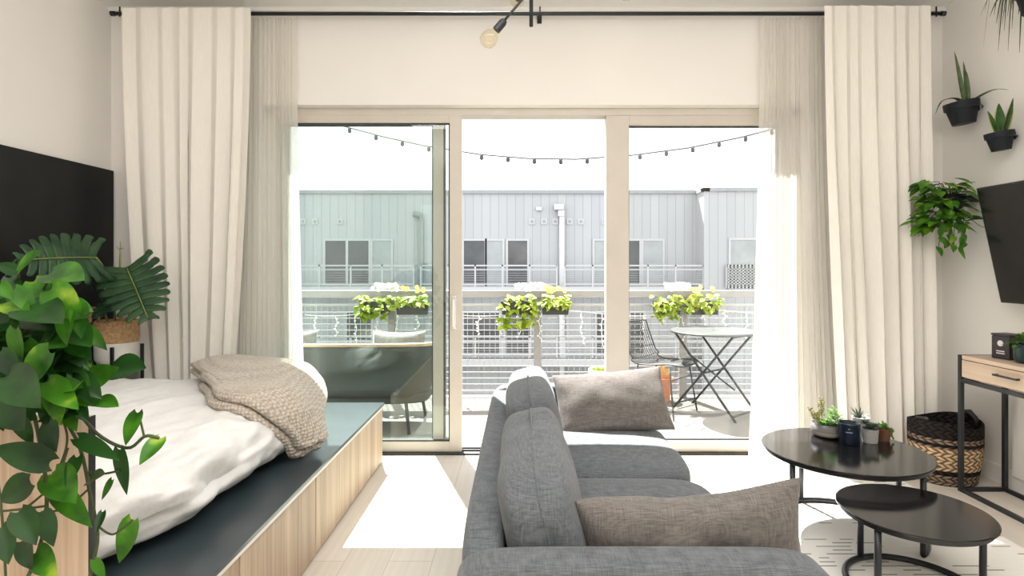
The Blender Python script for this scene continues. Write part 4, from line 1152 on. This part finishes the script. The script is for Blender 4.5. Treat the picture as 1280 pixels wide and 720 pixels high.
# ------------------------------------------------------------------ the building opposite
YF = 28.0; sc_ = F / YF
def fx(px, Y=YF): return (px - CX) * Y / F
def fzz(py, Y=YF): return CAMZ - (py - CY) * Y / F
bd = thing('apartment_building', 'pale blue-grey metal-clad apartment building across the courtyard', 'building', (0, YF, -8.2))
ZO = 8.2
def BB(x0, x1, y0, y1, z0, z1): return MB().box(x0, x1, y0, y1, z0 + ZO, z1 + ZO)
zt = fzz(241)
build('wall', BB(-22, 8.7, 0, 6, -8.2, zt), M['siding'], bd)
build('wall', BB(fx(880, 26.8), 20, -1.2, 6.2, -8.2, fzz(238, 26.8)), M['siding'], bd)
cp_ = MB().box(-22, 8.5, -.10, .3, zt + ZO - .04, zt + ZO + .12).box(fx(880, 26.8) - .05, 20, -1.3, -.9, fzz(238, 26.8) + ZO - .04, fzz(238, 26.8) + ZO + .12)
cp_.box(fx(880, 26.8) - .05, fx(880, 26.8) + .25, -1.3, .3, fzz(238, 26.8) + ZO - .04, fzz(238, 26.8) + ZO + .12)
build('roof_cap', cp_, M['outlet'], bd)
def win(px0, px1, py0, py1, pm, panes=1, Y=YF):
    x0, x1, z1, z0 = fx(px0, Y), fx(px1, Y), fzz(py0, Y) + ZO, fzz(py1, Y) + ZO
    yo = Y - YF
    m = MB(); f_ = .10
    m.box(x0 - f_, x0, yo - .06, yo + .02, z0 - f_, z1 + f_).box(x1, x1 + f_, yo - .06, yo + .02, z0 - f_, z1 + f_).box(x0, x1, yo - .06, yo + .02, z1, z1 + f_).box(x0, x1, yo - .06, yo + .02, z0 - f_, z0)
    for k in range(1, panes):
        xm = x0 + (x1 - x0) * k / panes; m.box(xm - .06, xm + .06, yo - .06, yo + .02, z0, z1)
    w = build('window', m, M['white_out'], bd)
    build('pane', MB().box(x0, x1, yo - .03, yo - .012, z0, z1), pm, w)
win(407, 461, 301, 356, M['pane_dark'], 2); win(466, 489, 301, 356, M['pane_pale'])
win(580, 606, 301, 356, M['pane_dark']); win(609, 628, 301, 356, M['pane_pale']); win(635, 659, 301, 356, M['pane_dark'])
win(743, 772, 301, 356, M['pane_pale'], 2); win(782, 799, 301, 356, M['pane_dark']); win(804, 828, 301, 356, M['pane_pale'])
win(913, 950, 300, 360, M['pane_pale'], 1, 26.8)
for (a, b_, y0, y1, m_) in ((434, 464, 391, 444, 'pane_dark'), (497, 521, 391, 444, 'pane_pale'), (580, 624, 391, 444, 'pane_dark'), (632, 662, 391, 444, 'pane_dark'), (678, 708, 391, 444, 'pane_pale'), (746, 770, 391, 444, 'pane_dark'), (788, 804, 391, 444, 'pane_dark'), (862, 884, 391, 444, 'pane_pale')):
    win(a, b_, y0, y1, M[m_])
for z_ in (357.5, 446):
    build('balcony_slab', BB(-15, 8.5, -1.15, 0, fzz(z_ + 7), fzz(z_)), M['white_out'], bd)
def brail(px0, px1, ztop, zbot, yo):
    x0, x1, z1, z0 = fx(px0, YF + yo), fx(px1, YF + yo), fzz(ztop, YF + yo) + ZO, fzz(zbot, YF + yo) + ZO
    m = MB().box(x0, x1, yo - .03, yo + .03, z1 - .07, z1).box(x0, x1, yo - .02, yo + .02, z1 - .24, z1 - .19).box(x0, x1, yo - .02, yo + .02, z0, z0 + .06)
    n_ = max(1, round((x1 - x0) / 1.35))
    for i in range(n_ + 1):
        x = x0 + (x1 - x0) * i / n_; m.box(x - .035, x + .035, yo - .03, yo + .03, z0 - .1, z1)
    for k in range(1, 7): m.box(x0, x1, yo - .008, yo + .008, z0 + .11 * k - .006, z0 + .11 * k + .006)
    return build('balcony_railing', m, M['white_out'], bd)
for (a, b_) in ((360, 517), (526, 696), (706, 879)):
    brail(a, b_, 331, 356, -1.1); brail(a, b_, 420, 444, -1.1)
wm = MB(); x0, x1, yo = fx(908, 26.7), fx(990, 26.7), -1.35
z1, z0 = fzz(331, 26.7) + ZO, fzz(360, 26.7) + ZO
wm.box(x0, x1, yo, yo + .05, z1 - .08, z1).box(x0, x1, yo, yo + .05, z0, z0 + .08)
n_ = 18
for i in range(n_ + 1):
    x = x0 + (x1 - x0) * i / n_; wm.box(x - .045, x + .045, yo, yo + .04, z0, z1)
for k in range(1, 8): wm.box(x0, x1, yo, yo + .04, z0 + (z1 - z0) * k / 8 - .035, z0 + (z1 - z0) * k / 8 + .035)
build('balcony_railing', wm, M['white_out'], bd)
for px in (379, 394, 425, 665, 680, 694, 712, 726, 756):
    x, z = fx(px), fzz(277) + ZO
    v_ = build('vent', MB().box(x - .14, x + .14, -.05, 0, z - .14, z + .14), M['white_out'], bd)
    build('vent_grille', MB().box(x - .07, x + .07, -.06, -.0505, z - .07, z + .07), M['outlet'], v_)
build('wall_light', BB(fx(670), fx(677), -.15, 0, fzz(263), fzz(259)), M['galv'], bd)
dp = build('downpipe', BB(fx(699), fx(705), -.22, -.02, -8.2, fzz(271)), M['galv'], bd)
build('hopper', MB().box(fx(692), fx(704), -.40, -.0, fzz(263) + ZO, fzz(256) + ZO).box(fx(697), fx(705), -.30, -.0, fzz(271) + ZO, fzz(263) + ZO), M['galv'], dp, bevel=.03)
dp = build('downpipe', BB(fx(523), fx(530), -.22, -.02, -8.2, fzz(275)), M['pipe_reflection'], bd)  # reflection of the downpipe, built as a second darker pipe
build('hopper', MB().tube([(fx(526), -.12, fzz(276) + ZO), (fx(526), -.14, fzz(270) + ZO), (fx(518), -.3, fzz(268) + ZO)], .14, 10), M['pipe_reflection'], dp)
struct('ground', MB().box(-60, 60, 6.5, 60, -8.5, -8.2), M['gravel_ground'])

# ------------------------------------------------------------------ light
w = bpy.data.worlds.new('World'); SC.world = w; w.use_nodes = True
bg = w.node_tree.nodes['Background']; bg.inputs[0].default_value = (.965, .985, 1., 1); bg.inputs[1].default_value = 2.5
sl = bpy.data.lights.new('sun', 'SUN'); sl.energy = 27.0; sl.angle = math.radians(.55); sl.color = (1., .97, .92)
so = bpy.data.objects.new('sun', sl); COL.objects.link(so)
so.rotation_euler = Vector((.21, -.62, -1)).to_track_quat('-Z', 'Y').to_euler(); so.location = (0, 8, 10)
def area(name, loc, size, e, aim, col=(1, .93, .84)):
    l = bpy.data.lights.new(name, 'AREA'); l.shape = 'RECTANGLE'; l.size, l.size_y = size; l.energy = e; l.color = col
    o = bpy.data.objects.new(name, l); COL.objects.link(o); o.location = loc
    o.rotation_euler = (Vector(aim) - Vector(loc)).to_track_quat('-Z', 'Y').to_euler()
area('ceiling_fill', (.1, 1.2, ZC - .03), (2.8, .8), 50, (.1, 1.2, 0), (1, .98, .95))  # added fill light below the ceiling, no fixture there
area('upward_fill', (.3, -1.0, 1.9), (2.4, 1.0), 132, (.3, -.8, 3.3), (1, .98, .95))  # unseen fill behind the camera, added to brighten ceiling and walls
area('rear_fill', (0, YR + .05, 1.5), (3.6, 1.8), 10, (0, 4, 1.3), (1, .99, .98))  # added fill before the closed rear wall, which has no window

cam = bpy.data.cameras.new('camera'); co = bpy.data.objects.new('camera', cam); COL.objects.link(co)
co.location = (0, 0, CAMZ); co.rotation_euler = (PI / 2, 0, 0)
cam.sensor_width = 36; cam.lens = 36 * F / 1280
cam.shift_x = -(CX - 640) / 1280; cam.shift_y = (CY - 360) / 1280
cam.clip_start = .05; cam.clip_end = 300
SC.camera = co
vs = SC.view_settings; vs.view_transform = 'Standard'; vs.look = 'None'; vs.exposure = 0.; vs.gamma = 1.; vs.use_curve_mapping = False
SC.cycles.use_denoising = True
SC.cycles.max_bounces = 10; SC.cycles.diffuse_bounces = 6; SC.cycles.transparent_max_bounces = 32; SC.cycles.sample_clamp_indirect = 8.
SC.cycles.caustics_reflective = False; SC.cycles.caustics_refractive = False
